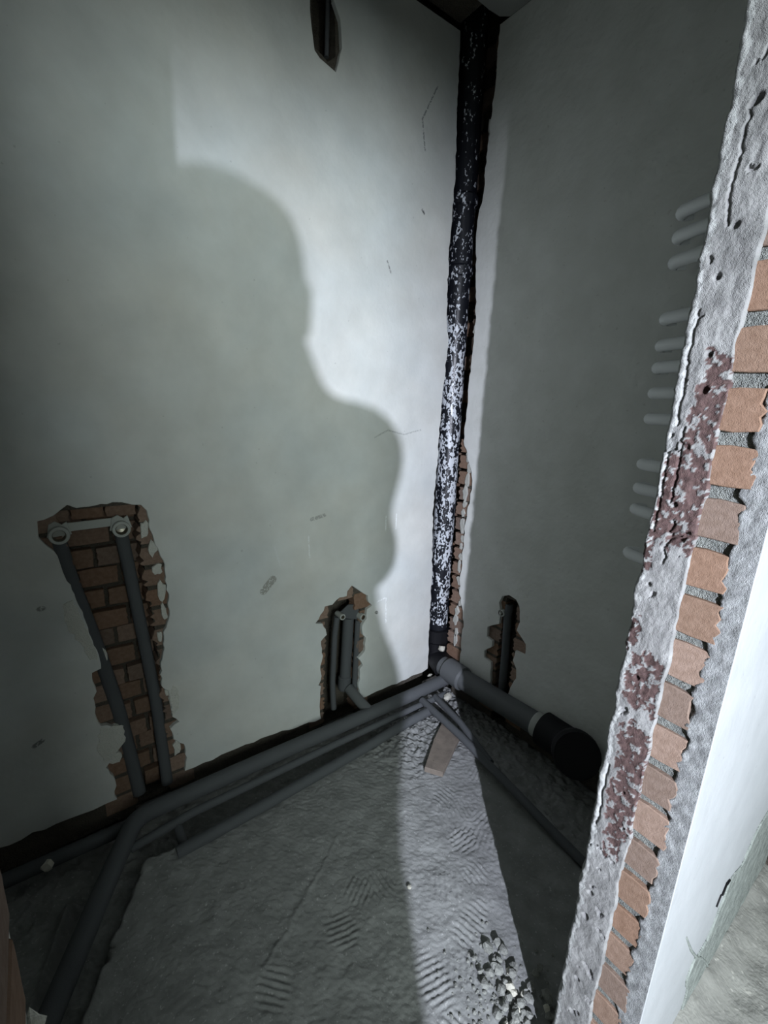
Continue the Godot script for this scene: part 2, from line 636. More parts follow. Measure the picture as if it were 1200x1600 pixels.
# ---------------------------------------------------------------- back wall
const LEFT_CHASE := [-1.525, 0.049, -1.530, 0.084, -1.522, 0.104, -1.524, 0.131, -1.545, 0.189, -1.520, 0.220, -1.502, 0.242, -1.483, 0.268, -1.482, 0.326, -1.545, 0.352, -1.556, 0.410, -1.556, 0.460, -1.545, 0.481, -1.551, 0.551, -1.525, 0.558, -1.526, 0.606, -1.537, 0.644, -1.546, 0.708, -1.554, 0.748, -1.575, 0.842, -1.595, 0.931, -1.606, 0.971, -1.622, 0.991, -1.636, 1.015, -1.634, 1.064, -1.616, 1.067, -1.594, 1.076, -1.579, 1.089, -1.559, 1.104, -1.538, 1.092, -1.505, 1.093, -1.445, 1.100, -1.418, 1.097, -1.392, 1.087, -1.367, 1.084, -1.352, 1.063, -1.350, 1.046, -1.348, 1.001, -1.338, 0.961, -1.324, 0.905, -1.311, 0.871, -1.315, 0.815, -1.308, 0.748, -1.313, 0.676, -1.334, 0.631, -1.335, 0.571, -1.351, 0.517, -1.355, 0.431, -1.336, 0.405, -1.328, 0.337, -1.329, 0.295, -1.307, 0.265, -1.339, 0.249, -1.331, 0.200, -1.298, 0.165, -1.291, 0.102, -1.301, 0.048]
const NICHE := [-0.717, 0.022, -0.723, 0.104, -0.717, 0.189, -0.730, 0.197, -0.714, 0.236, -0.720, 0.289, -0.707, 0.334, -0.713, 0.352, -0.717, 0.408, -0.688, 0.430, -0.694, 0.460, -0.710, 0.490, -0.744, 0.501, -0.704, 0.547, -0.698, 0.566, -0.660, 0.565, -0.624, 0.590, -0.588, 0.588, -0.585, 0.610, -0.562, 0.632, -0.527, 0.603, -0.474, 0.563, -0.469, 0.530, -0.447, 0.509, -0.476, 0.497, -0.478, 0.449, -0.502, 0.421, -0.497, 0.374, -0.479, 0.352, -0.484, 0.284, -0.520, 0.260, -0.493, 0.214, -0.511, 0.200, -0.507, 0.144, -0.517, 0.124, -0.508, 0.055, -0.500, 0.038]
const TOP_HOLE := [-0.660, 2.85, -0.668, 2.70, -0.643, 2.659, -0.635, 2.583, -0.647, 2.542, -0.659, 2.506, -0.684, 2.513, -0.720, 2.522, -0.739, 2.536, -0.750, 2.596, -0.755, 2.662, -0.757, 2.85]
const BACK_EDGE := [-0.070, 0.05, -0.070, 0.083, -0.075, 0.347, -0.077, 0.560, -0.096, 0.923, -0.085, 1.166, -0.080, 1.417, -0.059, 1.703, -0.074, 1.778, -0.088, 2.039, -0.081, 2.209, -0.076, 2.371, -0.090, 2.671, -0.094, 2.855]


func build_back_wall() -> void:
	var w := structure("wall_back", "grey plastered back wall with ragged chases cut down to brick for the pipes", "wall")
	var outline := PackedVector2Array([Vector2(-2.3, 2.855), Vector2(-2.3, 0.045)])
	outline.append_array(ragged(pairs([-2.3, 0.045, -1.7, 0.052, -1.527, 0.047]), 0.03, 0.006, 3).slice(1, -1))
	outline.append_array(ragged(pairs(LEFT_CHASE), 0.014, 0.0035, 4))
	outline.append_array(ragged(pairs([-1.299, 0.044, -1.0, 0.05, -0.718, 0.018]), 0.03, 0.005, 5).slice(1, -1))
	outline.append_array(ragged(pairs(NICHE), 0.016, 0.003, 6))
	outline.append_array(ragged(pairs([-0.498, 0.036, -0.25, 0.04, -0.072, 0.045]), 0.03, 0.005, 7).slice(1, -1))
	outline.append_array(ragged(pairs(BACK_EDGE), 0.02, 0.004, 8))
	outline.append_array(ragged(pairs(TOP_HOLE), 0.02, 0.002, 9))
	var st := begin()
	slab(st, outline, Vector3.ZERO, Vector3.RIGHT, Vector3.UP, 0.018, 0.002, Transform2D(Vector2(1.0 / 2.4, 0), Vector2(0, -1.0 / 2.9), Vector2(1.0, 1.0)))
	part("plaster", st.commit(), M.back_plaster, w)
	# the brick core behind the plaster, cut through where the chases run
	var lin_l := [-1.600, 1.085, -1.590, 1.02, -1.575, 0.93, -1.548, 0.819, -1.530, 0.662, -1.508, 0.517, -1.486, 0.338, -1.473, 0.152, -1.470, -0.05]
	var lin_r := [-1.372, 1.085, -1.374, 0.955, -1.367, 0.799, -1.357, 0.657, -1.351, 0.485, -1.348, 0.356, -1.351, 0.198, -1.350, -0.05]
	var nl := [-0.66, 0.57, -0.69, 0.50, -0.695, 0.3, -0.70, -0.05]
	var nr := [-0.50, 0.57, -0.505, 0.40, -0.52, 0.2, -0.52, -0.05]
	var core := PackedVector2Array([Vector2(-2.3, 2.86), Vector2(-2.3, -0.08)])
	for c in [[lin_l, lin_r], [nl, nr]]:
		for i in range(c[0].size() - 2, -1, -2):
			core.append(Vector2(c[0][i], c[0][i + 1]))
		for i in range(0, c[1].size(), 2):
			core.append(Vector2(c[1][i], c[1][i + 1]))
	core.append(Vector2(-0.09, -0.08))
	core.append(Vector2(-0.105, 2.86))
	core.append_array(pairs([-0.66, 2.855, -0.65, 2.56, -0.68, 2.535, -0.735, 2.56, -0.75, 2.855]))
	st = begin()
	slab(st, core, Vector3(0, 0, -0.0185), Vector3.RIGHT, Vector3.UP, 0.105)
	part("mortar", st.commit(), M.masonry, w)
	st = begin()
	box(st, Vector3(-2.5, -0.12, -0.25), Vector3(0.3, 3.05, -0.124))
	part("masonry", st.commit(), M.masonry, w)
	# bricks laid bare on both sides of the chases and at their backs
	var o := Vector3(0, 0, -0.0165)
	for k in 15:
		var y0 := -0.02 + 0.0745 * k
		var y1 := y0 + 0.062
		var ym := minf((y0 + y1) * 0.5, 1.08)
		var l := along(lin_l, ym)
		var r := along(lin_r, ym)
		brick(w, M.bricks, l - 0.09, l + 0.004, y0, y1, o, Vector3.RIGHT, Vector3.UP, 0.07, 0, 0.010)
		brick(w, M.bricks, r - 0.004, r + 0.085, y0, y1, o, Vector3.RIGHT, Vector3.UP, 0.07, 0.010, 0)
		var cut := lerpf(l, r, 0.35 + 0.3 * (k % 2))
		var ob := Vector3(0, 0, -0.092 - 0.012 * (k % 3))
		brick(w, M.bricks, l - 0.02, cut - 0.006, y0, y1, ob, Vector3.RIGHT, Vector3.UP, 0.03, 0, 0.002)
		brick(w, M.bricks, cut + 0.006, r + 0.02, y0, y1, ob, Vector3.RIGHT, Vector3.UP, 0.03, 0.002, 0)
	for k in 3:
		brick(w, M.bricks, -1.64 + 0.09 * k, -1.556 + 0.09 * k, 1.045, 1.11, Vector3(0, 0, -0.045), Vector3.RIGHT, Vector3.UP, 0.05, 0.003, 0.003)
	for k in 8:
		var y0 := -0.02 + 0.0745 * k
		var l := along(nl, y0 + 0.03)
		var r := along(nr, y0 + 0.03)
		brick(w, M.bricks, l - 0.07, l + 0.004, y0, y0 + 0.062, o, Vector3.RIGHT, Vector3.UP, 0.07, 0, 0.008)
		brick(w, M.bricks, r - 0.004, r + 0.07, y0, y0 + 0.062, o, Vector3.RIGHT, Vector3.UP, 0.07, 0.008, 0)
	brick(w, M.bricks, -0.625, -0.545, 0.565, 0.627, o, Vector3.RIGHT, Vector3.UP, 0.05, 0.006, 0.006)
	brick(w, M.bricks, -0.537, -0.44, 0.50, 0.58, o, Vector3.RIGHT, Vector3.UP, 0.05, 0.006, 0.006)
	# white lumps of old plaster clinging to the cut
	for c in [[-1.362, 1.00, 0.014, 0.03], [-1.343, 0.935, 0.016, 0.026], [-1.333, 0.86, 0.014, 0.022], [-1.326, 0.775, 0.013, 0.035], [-1.325, 0.70, 0.010, 0.03], [-1.345, 0.615, 0.009, 0.02], [-1.331, 0.40, 0.014, 0.02], [-1.325, 0.36, 0.010, 0.03], [-1.318, 0.16, 0.014, 0.035], [-1.505, 0.30, 0.022, 0.03], [-1.52, 0.27, 0.022, 0.03], [-1.512, 0.205, 0.018, 0.02], [-1.515, 0.60, 0.012, 0.03], [-1.54, 0.66, 0.010, 0.03]]:
		st = begin()
		flake(st, Vector3(c[0], c[1], -0.006), Vector3.RIGHT, c[2] * 1.15, c[3] * 1.15)
		part("plaster_lump", st.commit(), M.repair, w)
	for c in [[-1.603, 0.80, -1.575, 0.81, -1.56, 0.74, -1.54, 0.66, -1.53, 0.59, -1.552, 0.60, -1.575, 0.67, -1.598, 0.72], [-1.55, 0.345, -1.485, 0.33, -1.482, 0.265, -1.515, 0.23, -1.545, 0.21, -1.565, 0.27], [-1.317, 0.42, -1.30, 0.39, -1.305, 0.33, -1.325, 0.30, -1.33, 0.38]]:
		st = begin()
		slab(st, ragged(pairs(c), 0.012, 0.004, 20, true), Vector3(0, 0, 0.0018), Vector3.RIGHT, Vector3.UP, 0.004, 0.0012)
		part("repair_patch", st.commit(), M.repair, w)


# ---------------------------------------------------------------- right wall
const RIGHT_CHASE := [0.364, 0.103, 0.353, 0.241, 0.312, 0.248, 0.309, 0.281, 0.352, 0.325, 0.349, 0.350, 0.317, 0.358, 0.315, 0.408, 0.379, 0.451, 0.381, 0.500, 0.368, 0.552, 0.382, 0.588, 0.416, 0.607, 0.455, 0.600, 0.475, 0.577, 0.487, 0.506, 0.475, 0.461, 0.505, 0.437, 0.528, 0.417, 0.531, 0.365, 0.480, 0.363, 0.471, 0.311, 0.493, 0.280, 0.498, 0.234, 0.473, 0.172, 0.460, 0.124]
const RIGHT_EDGE := [0.116, 2.855, 0.116, 2.690, 0.111, 2.619, 0.097, 2.439, 0.094, 2.299, 0.072, 2.209, 0.070, 2.084, 0.096, 1.866, 0.094, 1.658, 0.085, 1.469, 0.077, 1.259, 0.139, 1.127, 0.151, 1.041, 0.123, 0.864, 0.122, 0.701, 0.117, 0.525, 0.162, 0.370, 0.157, 0.233, 0.160, 0.1]


func build_right_wall() -> void:
	var w := structure("wall_right", "dim plastered right wall with a short brick chase and the towel rail", "wall")
	var ux := Vector3.BACK
	var outline := PackedVector2Array([Vector2(1.29, 2.855)])
	outline.append_array(ragged(pairs(RIGHT_EDGE), 0.02, 0.005, 30))
	outline.append_array(ragged(pairs([0.16, 0.09, 0.36, 0.07]), 0.03, 0.008, 31).slice(1, -1))
	outline.append_array(ragged(pairs(RIGHT_CHASE), 0.02, 0.003, 32))
	outline.append_array(ragged(pairs([0.47, 0.06, 0.8, 0.05, 1.29, 0.04]), 0.03, 0.008, 33))
	var st := begin()
	slab(st, outline, Vector3.ZERO, ux, Vector3.UP, 0.016, 0.002)
	part("plaster", st.commit(), M.plaster, w)
	var cl := [0.395, 0.585, 0.385, 0.45, 0.37, 0.3, 0.37, -0.05]
	var cr := [0.455, 0.585, 0.465, 0.45, 0.46, 0.3, 0.46, -0.05]
	var core := PackedVector2Array([Vector2(1.29, 2.86), Vector2(0.135, 2.86), Vector2(0.135, 1.3), Vector2(0.10, 1.25), Vector2(0.10, -0.08)])
	for i in range(cl.size() - 2, -1, -2):
		core.append(Vector2(cl[i], cl[i + 1]))
	for i in range(0, cr.size(), 2):
		core.append(Vector2(cr[i], cr[i + 1]))
	core.append(Vector2(1.29, -0.08))
	st = begin()
	slab(st, core, Vector3(0.0165, 0, 0), ux, Vector3.UP, 0.09)
	part("mortar", st.commit(), M.masonry, w)
	st = begin()
	box(st, Vector3(0.107, -0.12, -0.124), Vector3(0.25, 3.05, 1.6))
	part("masonry", st.commit(), M.masonry, w)
	var o := Vector3(0.0145, 0, 0)
	for k in 8:
		var y0 := -0.02 + 0.0745 * k
		brick(w, M.bricks, along(cl, y0 + 0.03) - 0.08, along(cl, y0 + 0.03) + 0.003, y0, y0 + 0.062, o, ux, Vector3.UP, 0.06, 0, 0.008)
		brick(w, M.bricks, along(cr, y0 + 0.03) - 0.003, along(cr, y0 + 0.03) + 0.08, y0, y0 + 0.062, o, ux, Vector3.UP, 0.06, 0.008, 0)
	# the broken brick ends in the corner beside the riser
	for k in 37:
		var y0 := 0.06 + 0.0765 * k
		var tone: Array = M.bricks
		var back := 0.013 if y0 < 1.25 else (0.03 if y0 < 1.9 else 0.06)
		brick(w, tone, 0.055 + rng.randf_range(-0.006, 0.006), 0.20, y0, y0 + 0.062, Vector3(back, 0, 0), ux, Vector3.UP, 0.06, 0.008, 0)
		if k % 2 == 0:
			brick(w, M.bricks, -0.05, 0.055, y0, y0 + 0.062, Vector3(0.085, 0, 0), ux, Vector3.UP, 0.03, 0.0, 0.004)
	for k in 44:
		st = begin()
		flake(st, Vector3(0.006, 0.24 + k * 0.056 + rng.randf_range(-0.01, 0.01), 0.11 + rng.randf_range(-0.014, 0.02)), ux, rng.randf_range(0.010, 0.020), rng.randf_range(0.016, 0.040))
		part("plaster_lump", st.commit(), M.plaster_edge, w)


# ---------------------------------------------------------------- the wall with the doorway
func build_front_wall() -> void:
	var w := structure("wall_front", "brick partition with the stripped doorway, old plaster and paint on its reveal", "wall")
	# the partition leans a little into the hall
	w.rotation.x = 0.022
	var pivot := Vector3(0, 1.1, 1.36)
	w.position = pivot - w.basis * pivot
	var st := begin()
	# right of the doorway: core, room side plaster, hall side plaster
	box(st, Vector3(DOOR_R + 0.03, 0.0, ROOM_Z + 0.012), Vector3(0.3, CEIL, HALL_Z - 0.016))
	part("masonry", st.commit(), M.masonry, w)
	part("plaster", box_mesh(Vector3(DOOR_R + 0.024, 0.0, ROOM_Z + 0.004), Vector3(0.0, CEIL, ROOM_Z + 0.0115)), M.plaster, w)
	part("mortar", box_mesh(Vector3(DOOR_R + 0.008, 0.0, ROOM_Z + 0.05), Vector3(DOOR_R + 0.0295, CEIL, HALL_Z - 0.012)), M.mortar, w)
	var ux := Vector3.BACK
	for k in 36:
		var y0 := 0.008 + 0.0772 * k
		var h := rng.randf_range(0.056, 0.063)
		var x1 := 1.404 + rng.randf_range(-0.006, 0.006)
		brick(w, M.bricks, 1.340, x1, y0, y0 + h, Vector3(DOOR_R, 0, 0), ux, Vector3.UP, 0.03, 0.0, 0.0055)
	# old plaster with remains of red paint on the room half of the reveal
	var n1 := noise(9.0, 4, 501)
	var n2 := noise(38.0, 4, 502)
	var n3 := noise(3.0, 3, 503)
	var n4 := noise(90.0, 2, 504)
	var paint := [[1.50, 1.455, 0.55, 1.0], [1.455, 1.375, 0.45, 1.0], [1.36, 1.22, 0.15, 1.0], [1.22, 1.17, 0.05, 0.3], [1.095, 1.03, 0.12, 0.3], [1.03, 0.935, 0.25, 0.95], [0.90, 0.69, 0.36, 1.0], [0.69, 0.62, 0.45, 0.85]]
	var cracks := [[0, 1.362, -0.1, 0.45, 0.010], [1, 0.20, 1.235, 1.362, 0.06], [1, 0.42, 1.285, 1.40, 0.06], [1, 0.52, 1.19, 1.262, 0.12], [1, 0.42, 1.66, 1.80, 0.10], [0, 0.615, 0.15, 0.8, 0.015], [1, 0.26, 1.40, 1.56, 0.05], [1, 0.24, 0.66, 0.80, 0.04]]
	var holes := [[0.50, 1.284, 0.0045, 0.012], [0.62, 1.452, 0.006, 0.012], [0.60, 1.50, 0.005, 0.010], [0.45, 1.60, 0.005, 0.012], [0.52, 1.80, 0.008, 0.014], [0.55, 1.66, 0.006, 0.010], [0.48, 0.985, 0.0045, 0.010], [0.42, 0.51, 0.006, 0.010], [0.40, 0.45, 0.007, 0.012], [0.62, 0.34, 0.006, 0.010], [0.50, 0.29, 0.006, 0.010], [0.55, 0.20, 0.007, 0.012], [0.65, 0.21, 0.006, 0.010], [0.35, 1.15, 0.004, 0.008]]
	var reveal := func(u: float, v: float) -> Array:
		var y := v * 2.86
		var lean := n3.get_noise_1d(y * 3.0) * 0.005
		var z := lerpf(ROOM_Z - 0.003 + n1.get_noise_2d(y * 2.0, 4.0) * 0.006, 1.355 + lean + n2.get_noise_1d(y) * 0.001, u)
		var rough := n2.get_noise_2d(y * 0.6, z * 1.3) * 0.0012 + n1.get_noise_2d(y * 1.2, z * 2.0) * 0.0028 + n4.get_noise_2d(y, z) * 0.0003
		var x := DOOR_R - 0.006 + rough
		if u < 0.2:
			x += pow((0.2 - u) / 0.2, 3.0) * 0.030 + n2.get_noise_2d(y * 1.7, 9.0) * 0.002
		if u > 0.985:
			x += 0.008
		var g := 0.235 + n2.get_noise_2d(y * 0.7, z * 0.7 + 5.0) * 0.07 + n1.get_noise_2d(y, z) * 0.07
		var col := Color(g, g * 0.995, g * 0.97)
		if u < 0.24 + n1.get_noise_1d(y * 3.0) * 0.10:
			col = Color(0.345, 0.35, 0.34) * (1.0 + n2.get_noise_2d(y, z) * 0.2)
		for p in paint:
			if y < p[0] + n2.get_noise_2d(z, 3.0) * 0.02 and y > p[1] + n2.get_noise_2d(z, 7.0) * 0.02:
				if u > p[2] + n1.get_noise_1d(y * 4.0) * 0.12 and u < p[3] + n1.get_noise_1d(y * 5.0) * 0.1:
					if n2.get_noise_2d(y * 1.4, z * 1.4) < 0.22:
						col = Color(0.095, 0.062, 0.058) * (1.0 + n2.get_noise_2d(y * 2.0, z * 2.0) * 0.5)
						x += 0.0015
		# cracks, nail holes and the ring of an old fixing
		for q in cracks:
			var on: float = q[1] + n1.get_noise_1d((y * 3.0 if q[0] == 1 else u * 0.4)) * q[4]
			var off: float = absf(u - on) * 0.072 if q[0] == 1 else absf(y - on)
			var run: float = y if q[0] == 1 else u
			if run > q[2] and run < q[3]:
				x += 0.005 * smoothstep(0.0024, 0.0008, off)
		for q in holes:
			var d := Vector2((u - q[0]) * 0.072, y - q[1]).length()
			x += q[3] * smoothstep(q[2], q[2] * 0.5, d)
		var ring := Vector2((u - 0.50) * 0.072, y - 1.372).length()
		x -= 0.003 * smoothstep(0.0035, 0.001, absf(ring - 0.008))
		if n1.get_noise_2d(y * 1.6 + 40.0, z * 1.6) > 0.50:
			x += 0.006
		return [Vector3(x, y, z), col]
	part("old_plaster", sheet(44, 1300, reveal), M.reveal, w)
	# rough plaster edge between the bricks and the smooth white skin of the hall wall
	var rim := func(u: float, v: float) -> Array:
		var y := v * 2.86
		var z := lerpf(1.394 + n1.get_noise_1d(y * 2.0) * 0.012 + n2.get_noise_1d(y * 1.2) * 0.005, HALL_Z - 0.0012, u)
		var x := DOOR_R + 0.002 - 0.005 * u + (n2.get_noise_2d(y * 1.2, z * 1.2) * 0.0035 + n4.get_noise_2d(y, z) * 0.0015) * (1.0 - u * 0.6)
		if u < 0.05:
			x += 0.012
		var g := 0.27 + n2.get_noise_2d(y, z + 3.0) * 0.14
		return [Vector3(x, y, z), Color(g * 0.98, g, g * 0.99)]
	part("plaster_rim", sheet(10, 600, rim), M.reveal, w)
	var skin := PackedVector2Array([Vector2(1.6, -0.02), Vector2(1.6, CEIL)])
	skin.append_array(ragged(pairs([DOOR_R - 0.001, CEIL, DOOR_R - 0.001, -0.02]), 0.05, 0.0012, 40))
	st = begin()
	slab(st, skin, Vector3(0, 0, HALL_Z), Vector3.RIGHT, Vector3.UP, 0.005, 0.001)
	part("white_plaster", st.commit(), M.hall_wall, w)
	# cement smeared over the foot of the white wall
	st = begin()
	slab(st, ragged(pairs([-0.52, -0.02, -0.53, 0.09, -0.57, 0.17, -0.545, 0.215, -0.47, 0.205, -0.43, 0.25, -0.40, 0.33, -0.30, 0.31, -0.22, 0.37, 0.2, 0.44, 0.8, 0.42, 1.5, 0.40, 1.5, -0.02]), 0.02, 0.008, 50, true), Vector3(0, 0, HALL_Z + 0.004), Vector3.RIGHT, Vector3.UP, 0.004, 0.0025)
	part("cement_smear", st.commit(), M.cement, w)
	st = begin()
	tube(st, [Vector3(-0.676, 0.395, HALL_Z - 0.002), Vector3(-0.60, 0.29, HALL_Z), Vector3(-0.53, 0.205, HALL_Z + 0.002), Vector3(-0.50, 0.18, HALL_Z + 0.004), Vector3(-0.42, 0.09, HALL_Z + 0.004), Vector3(-0.35, 0.0, HALL_Z + 0.004)], 0.0035, 8)
	part("cement_ridge", st.commit(), M.cement, w)
	st = begin()
	tube(st, [Vector3(-0.405, 0.325, HALL_Z), Vector3(-0.40, 0.338, HALL_Z + 0.002), Vector3(-0.425, 0.345, HALL_Z + 0.002), Vector3(-0.44, 0.322, HALL_Z + 0.002), Vector3(-0.452, 0.330, HALL_Z + 0.001), Vector3(-0.465, 0.305, HALL_Z + 0.001)], 0.0022, 6)
	part("dark_squiggle", st.commit(), M.black, w)  # dark squiggle on the white wall, modelled as a thin tube
	# left of the doorway
	st = begin()
	box(st, Vector3(-4.2, 0.0, ROOM_Z + 0.012), Vector3(DOOR_L - 0.03, CEIL, HALL_Z - 0.016))
	part("masonry", st.commit(), M.masonry, w)
	part("plaster", box_mesh(Vector3(-2.3, 0.0, ROOM_Z), Vector3(DOOR_L - 0.002, CEIL, ROOM_Z + 0.0115)), M.plaster, w)
	part("white_plaster", box_mesh(Vector3(-4.2, 0.0, HALL_Z - 0.015), Vector3(DOOR_L - 0.002, CEIL, HALL_Z)), M.hall_wall, w)
	part("mortar", box_mesh(Vector3(DOOR_L - 0.0295, 0.0, ROOM_Z + 0.01), Vector3(DOOR_L - 0.008, CEIL, HALL_Z - 0.012)), M.mortar, w)
	for k in 36:
		var y0 := 0.02 + 0.0772 * k
		brick(w, M.bricks, -1.408, -1.288 + rng.randf_range(-0.002, 0.002), y0, y0 + 0.064, Vector3(DOOR_L, 0, 0), Vector3.FORWARD, Vector3.UP, 0.03, 0.003, 0.001)
	for k in 7:
		st = begin()
		lump(st, Vector3(DOOR_L + 0.001, 1.0 - k * 0.025 + rng.randf_range(-0.006, 0.006), ROOM_Z + 0.004), Vector3(0.007, 0.014, 0.009), rng)
		part("plaster_lump", st.commit(), M.repair, w)
	# over the doorway, out of view; its height is set to darken the wall tops
	part("unseen_lintel", box_mesh(Vector3(DOOR_L - 0.02, 2.22, ROOM_Z + 0.001), Vector3(DOOR_R + 0.02, CEIL, HALL_Z - 0.001)), M.concrete, w)


# ---------------------------------------------------------------- floor
func comb(p: Vector2, at: Vector2, rad: Vector2, ang: float) -> float:
	var d := (p - at).rotated(-ang)
	var e := (d / rad).length()
	if e > 1.0:
		return 0.0
	return sin(d.x / 0.0155 * TAU) * 0.0022 * smoothstep(0.0, 0.35, 1.0 - e)


func build_floor() -> void:
	var f := structure("floor", "rough grey concrete floor with combed adhesive ridges and pipe trenches", "floor")
	var a := noise(2.2, 3, 601)
	var b := noise(13.0, 4, 602)
	var c := noise(60.0, 3, 603)
	var e := noise(9.0, 3, 604)
	var combs := []
	var r := RandomNumberGenerator.new()
	r.seed = 12
	for k in 17:
		var t := k / 16.0
		var at := Vector2(lerpf(-0.42, -0.98, t), lerpf(0.62, 1.16, t)) + Vector2(r.randf_range(-0.10, 0.08), r.randf_range(-0.05, 0.05))
		combs.append([at, Vector2(r.randf_range(0.05, 0.10), r.randf_range(0.035, 0.06)), r.randf_range(-0.4, 1.9)])
	for k in 4:
		combs.append([Vector2(r.randf_range(-1.3, -0.9), r.randf_range(0.7, 1.0)), Vector2(0.06, 0.05), r.randf_range(0, PI)])
	var height := func(u: float, v: float) -> Array:
		var x := lerpf(-2.3, 0.03, u)
		var z := lerpf(-0.02, HALL_Z, v)
		var p := Vector2(x, z)
		var h := a.get_noise_2dv(p) * 0.008 + b.get_noise_2dv(p) * 0.0035 + c.get_noise_2dv(p) * 0.0022
		var rough := smoothstep(0.62, 0.38, z) * smoothstep(-0.75, -0.45, x)
		h += (b.get_noise_2dv(p * 2.0) * 0.012 + maxf(0.0, c.get_noise_2dv(p * 0.6)) * 0.012) * rough
		for q in combs:
			h += comb(p, q[0], q[1], q[2])
		# low wandering tool scars
		h += maxf(0.0, 0.004 - absf((p - Vector2(-1.1, 0.62)).dot(Vector2(0.5, 0.87)) + b.get_noise_2dv(p * 0.4) * 0.02) * 0.5) if x > -1.3 and x < -0.95 else 0.0
		# trenches beside both walls and along the branch at the left
		var edge := 0.255 + e.get_noise_1d(x) * 0.02
		var d := smoothstep(edge, edge - 0.035, z)
		var edge2 := -0.235 - (z - 0.4) * 0.12 + e.get_noise_1d(z + 7.0) * 0.03
		d = maxf(d, smoothstep(edge2, edge2 + 0.05, x))
		var br := absf((p - Vector2(-1.52, 0.13)).dot(Vector2(0.87, 0.5)))
		if z < 0.75:
			d = maxf(d, smoothstep(0.095, 0.06, br + b.get_noise_2dv(p) * 0.015))
			d = maxf(d, smoothstep(-1.60, -1.66, x + z * 0.3) * 0.9)
		h -= d * (0.07 + b.get_noise_2dv(p * 1.5) * 0.012)
		return [Vector3(x, h, z), Color.WHITE]
	part("screed", sheet(540, 340, height), M.floor, f)
	part("slab", box_mesh(Vector3(-2.4, -0.25, -0.1), Vector3(0.1, -0.10, HALL_Z)), M.concrete, f)
	var g := structure("floor_hall", "pale cement floor of the hall outside the doorway", "floor")
	var hall := func(u: float, v: float) -> Array:
		var x := lerpf(-4.2, 1.6, u)
		var z := lerpf(HALL_Z - 0.10, 4.3, v)
		var p := Vector2(x, z)
		var h := a.get_noise_2dv(p) * 0.006 + b.get_noise_2dv(p) * 0.004
		# cement dragged up against the foot of the white wall
		if z < HALL_Z + 0.1 and x < DOOR_R + 0.05:
			h = minf(h, 0.0) - 0.012 * smoothstep(HALL_Z + 0.03, HALL_Z - 0.01, z)
		if x > DOOR_R:
			var up := smoothstep(HALL_Z + 0.08, HALL_Z - 0.03, z)
			h += up * up * (0.03 + b.get_noise_2dv(p * 1.3) * 0.03)
		return [Vector3(x, h, z), Color.WHITE]
	part("screed", sheet(260, 140, hall), M.hall_floor, g)
	part("slab", box_mesh(Vector3(-4.3, -0.25, HALL_Z), Vector3(1.7, -0.05, 4.4)), M.concrete, g)



# ---------------------------------------------------------------- ceiling
func build_ceiling() -> void:
	var c := structure("ceiling", "pale ceiling with an unplastered strip along the back wall and a hole for the riser", "ceiling")
	var poly := pairs([-2.3, -0.135, -2.3, -1.29, 0.0, -1.29, 0.0, -0.165])
	poly.append_array(ragged(pairs([-0.03, -0.14, -0.3, -0.135, -2.25, -0.135]), 0.05, 0.004, 60))
	var st := begin()
	var flipped := PackedVector2Array()
	for p in poly:
		flipped.append(Vector2(p.x, -p.y))
	slab(st, flipped, Vector3(0, CEIL, 0), Vector3.RIGHT, Vector3.BACK, 0.02)
	part("plaster", st.commit(), M.ceiling, c)
	part("bare_concrete", box_mesh(Vector3(-2.3, CEIL + 0.021, 0.0), Vector3(-0.10, CEIL + 0.06, 1.30)), M.masonry, c)
	part("slab", box_mesh(Vector3(-2.4, CEIL + 0.19, -0.2), Vector3(0.2, CEIL + 0.3, 1.44)), M.concrete, c)
	part("bare_concrete", box_mesh(Vector3(-0.10, CEIL + 0.021, 0.18), Vector3(0.1, CEIL + 0.06, 1.30)), M.concrete, c)


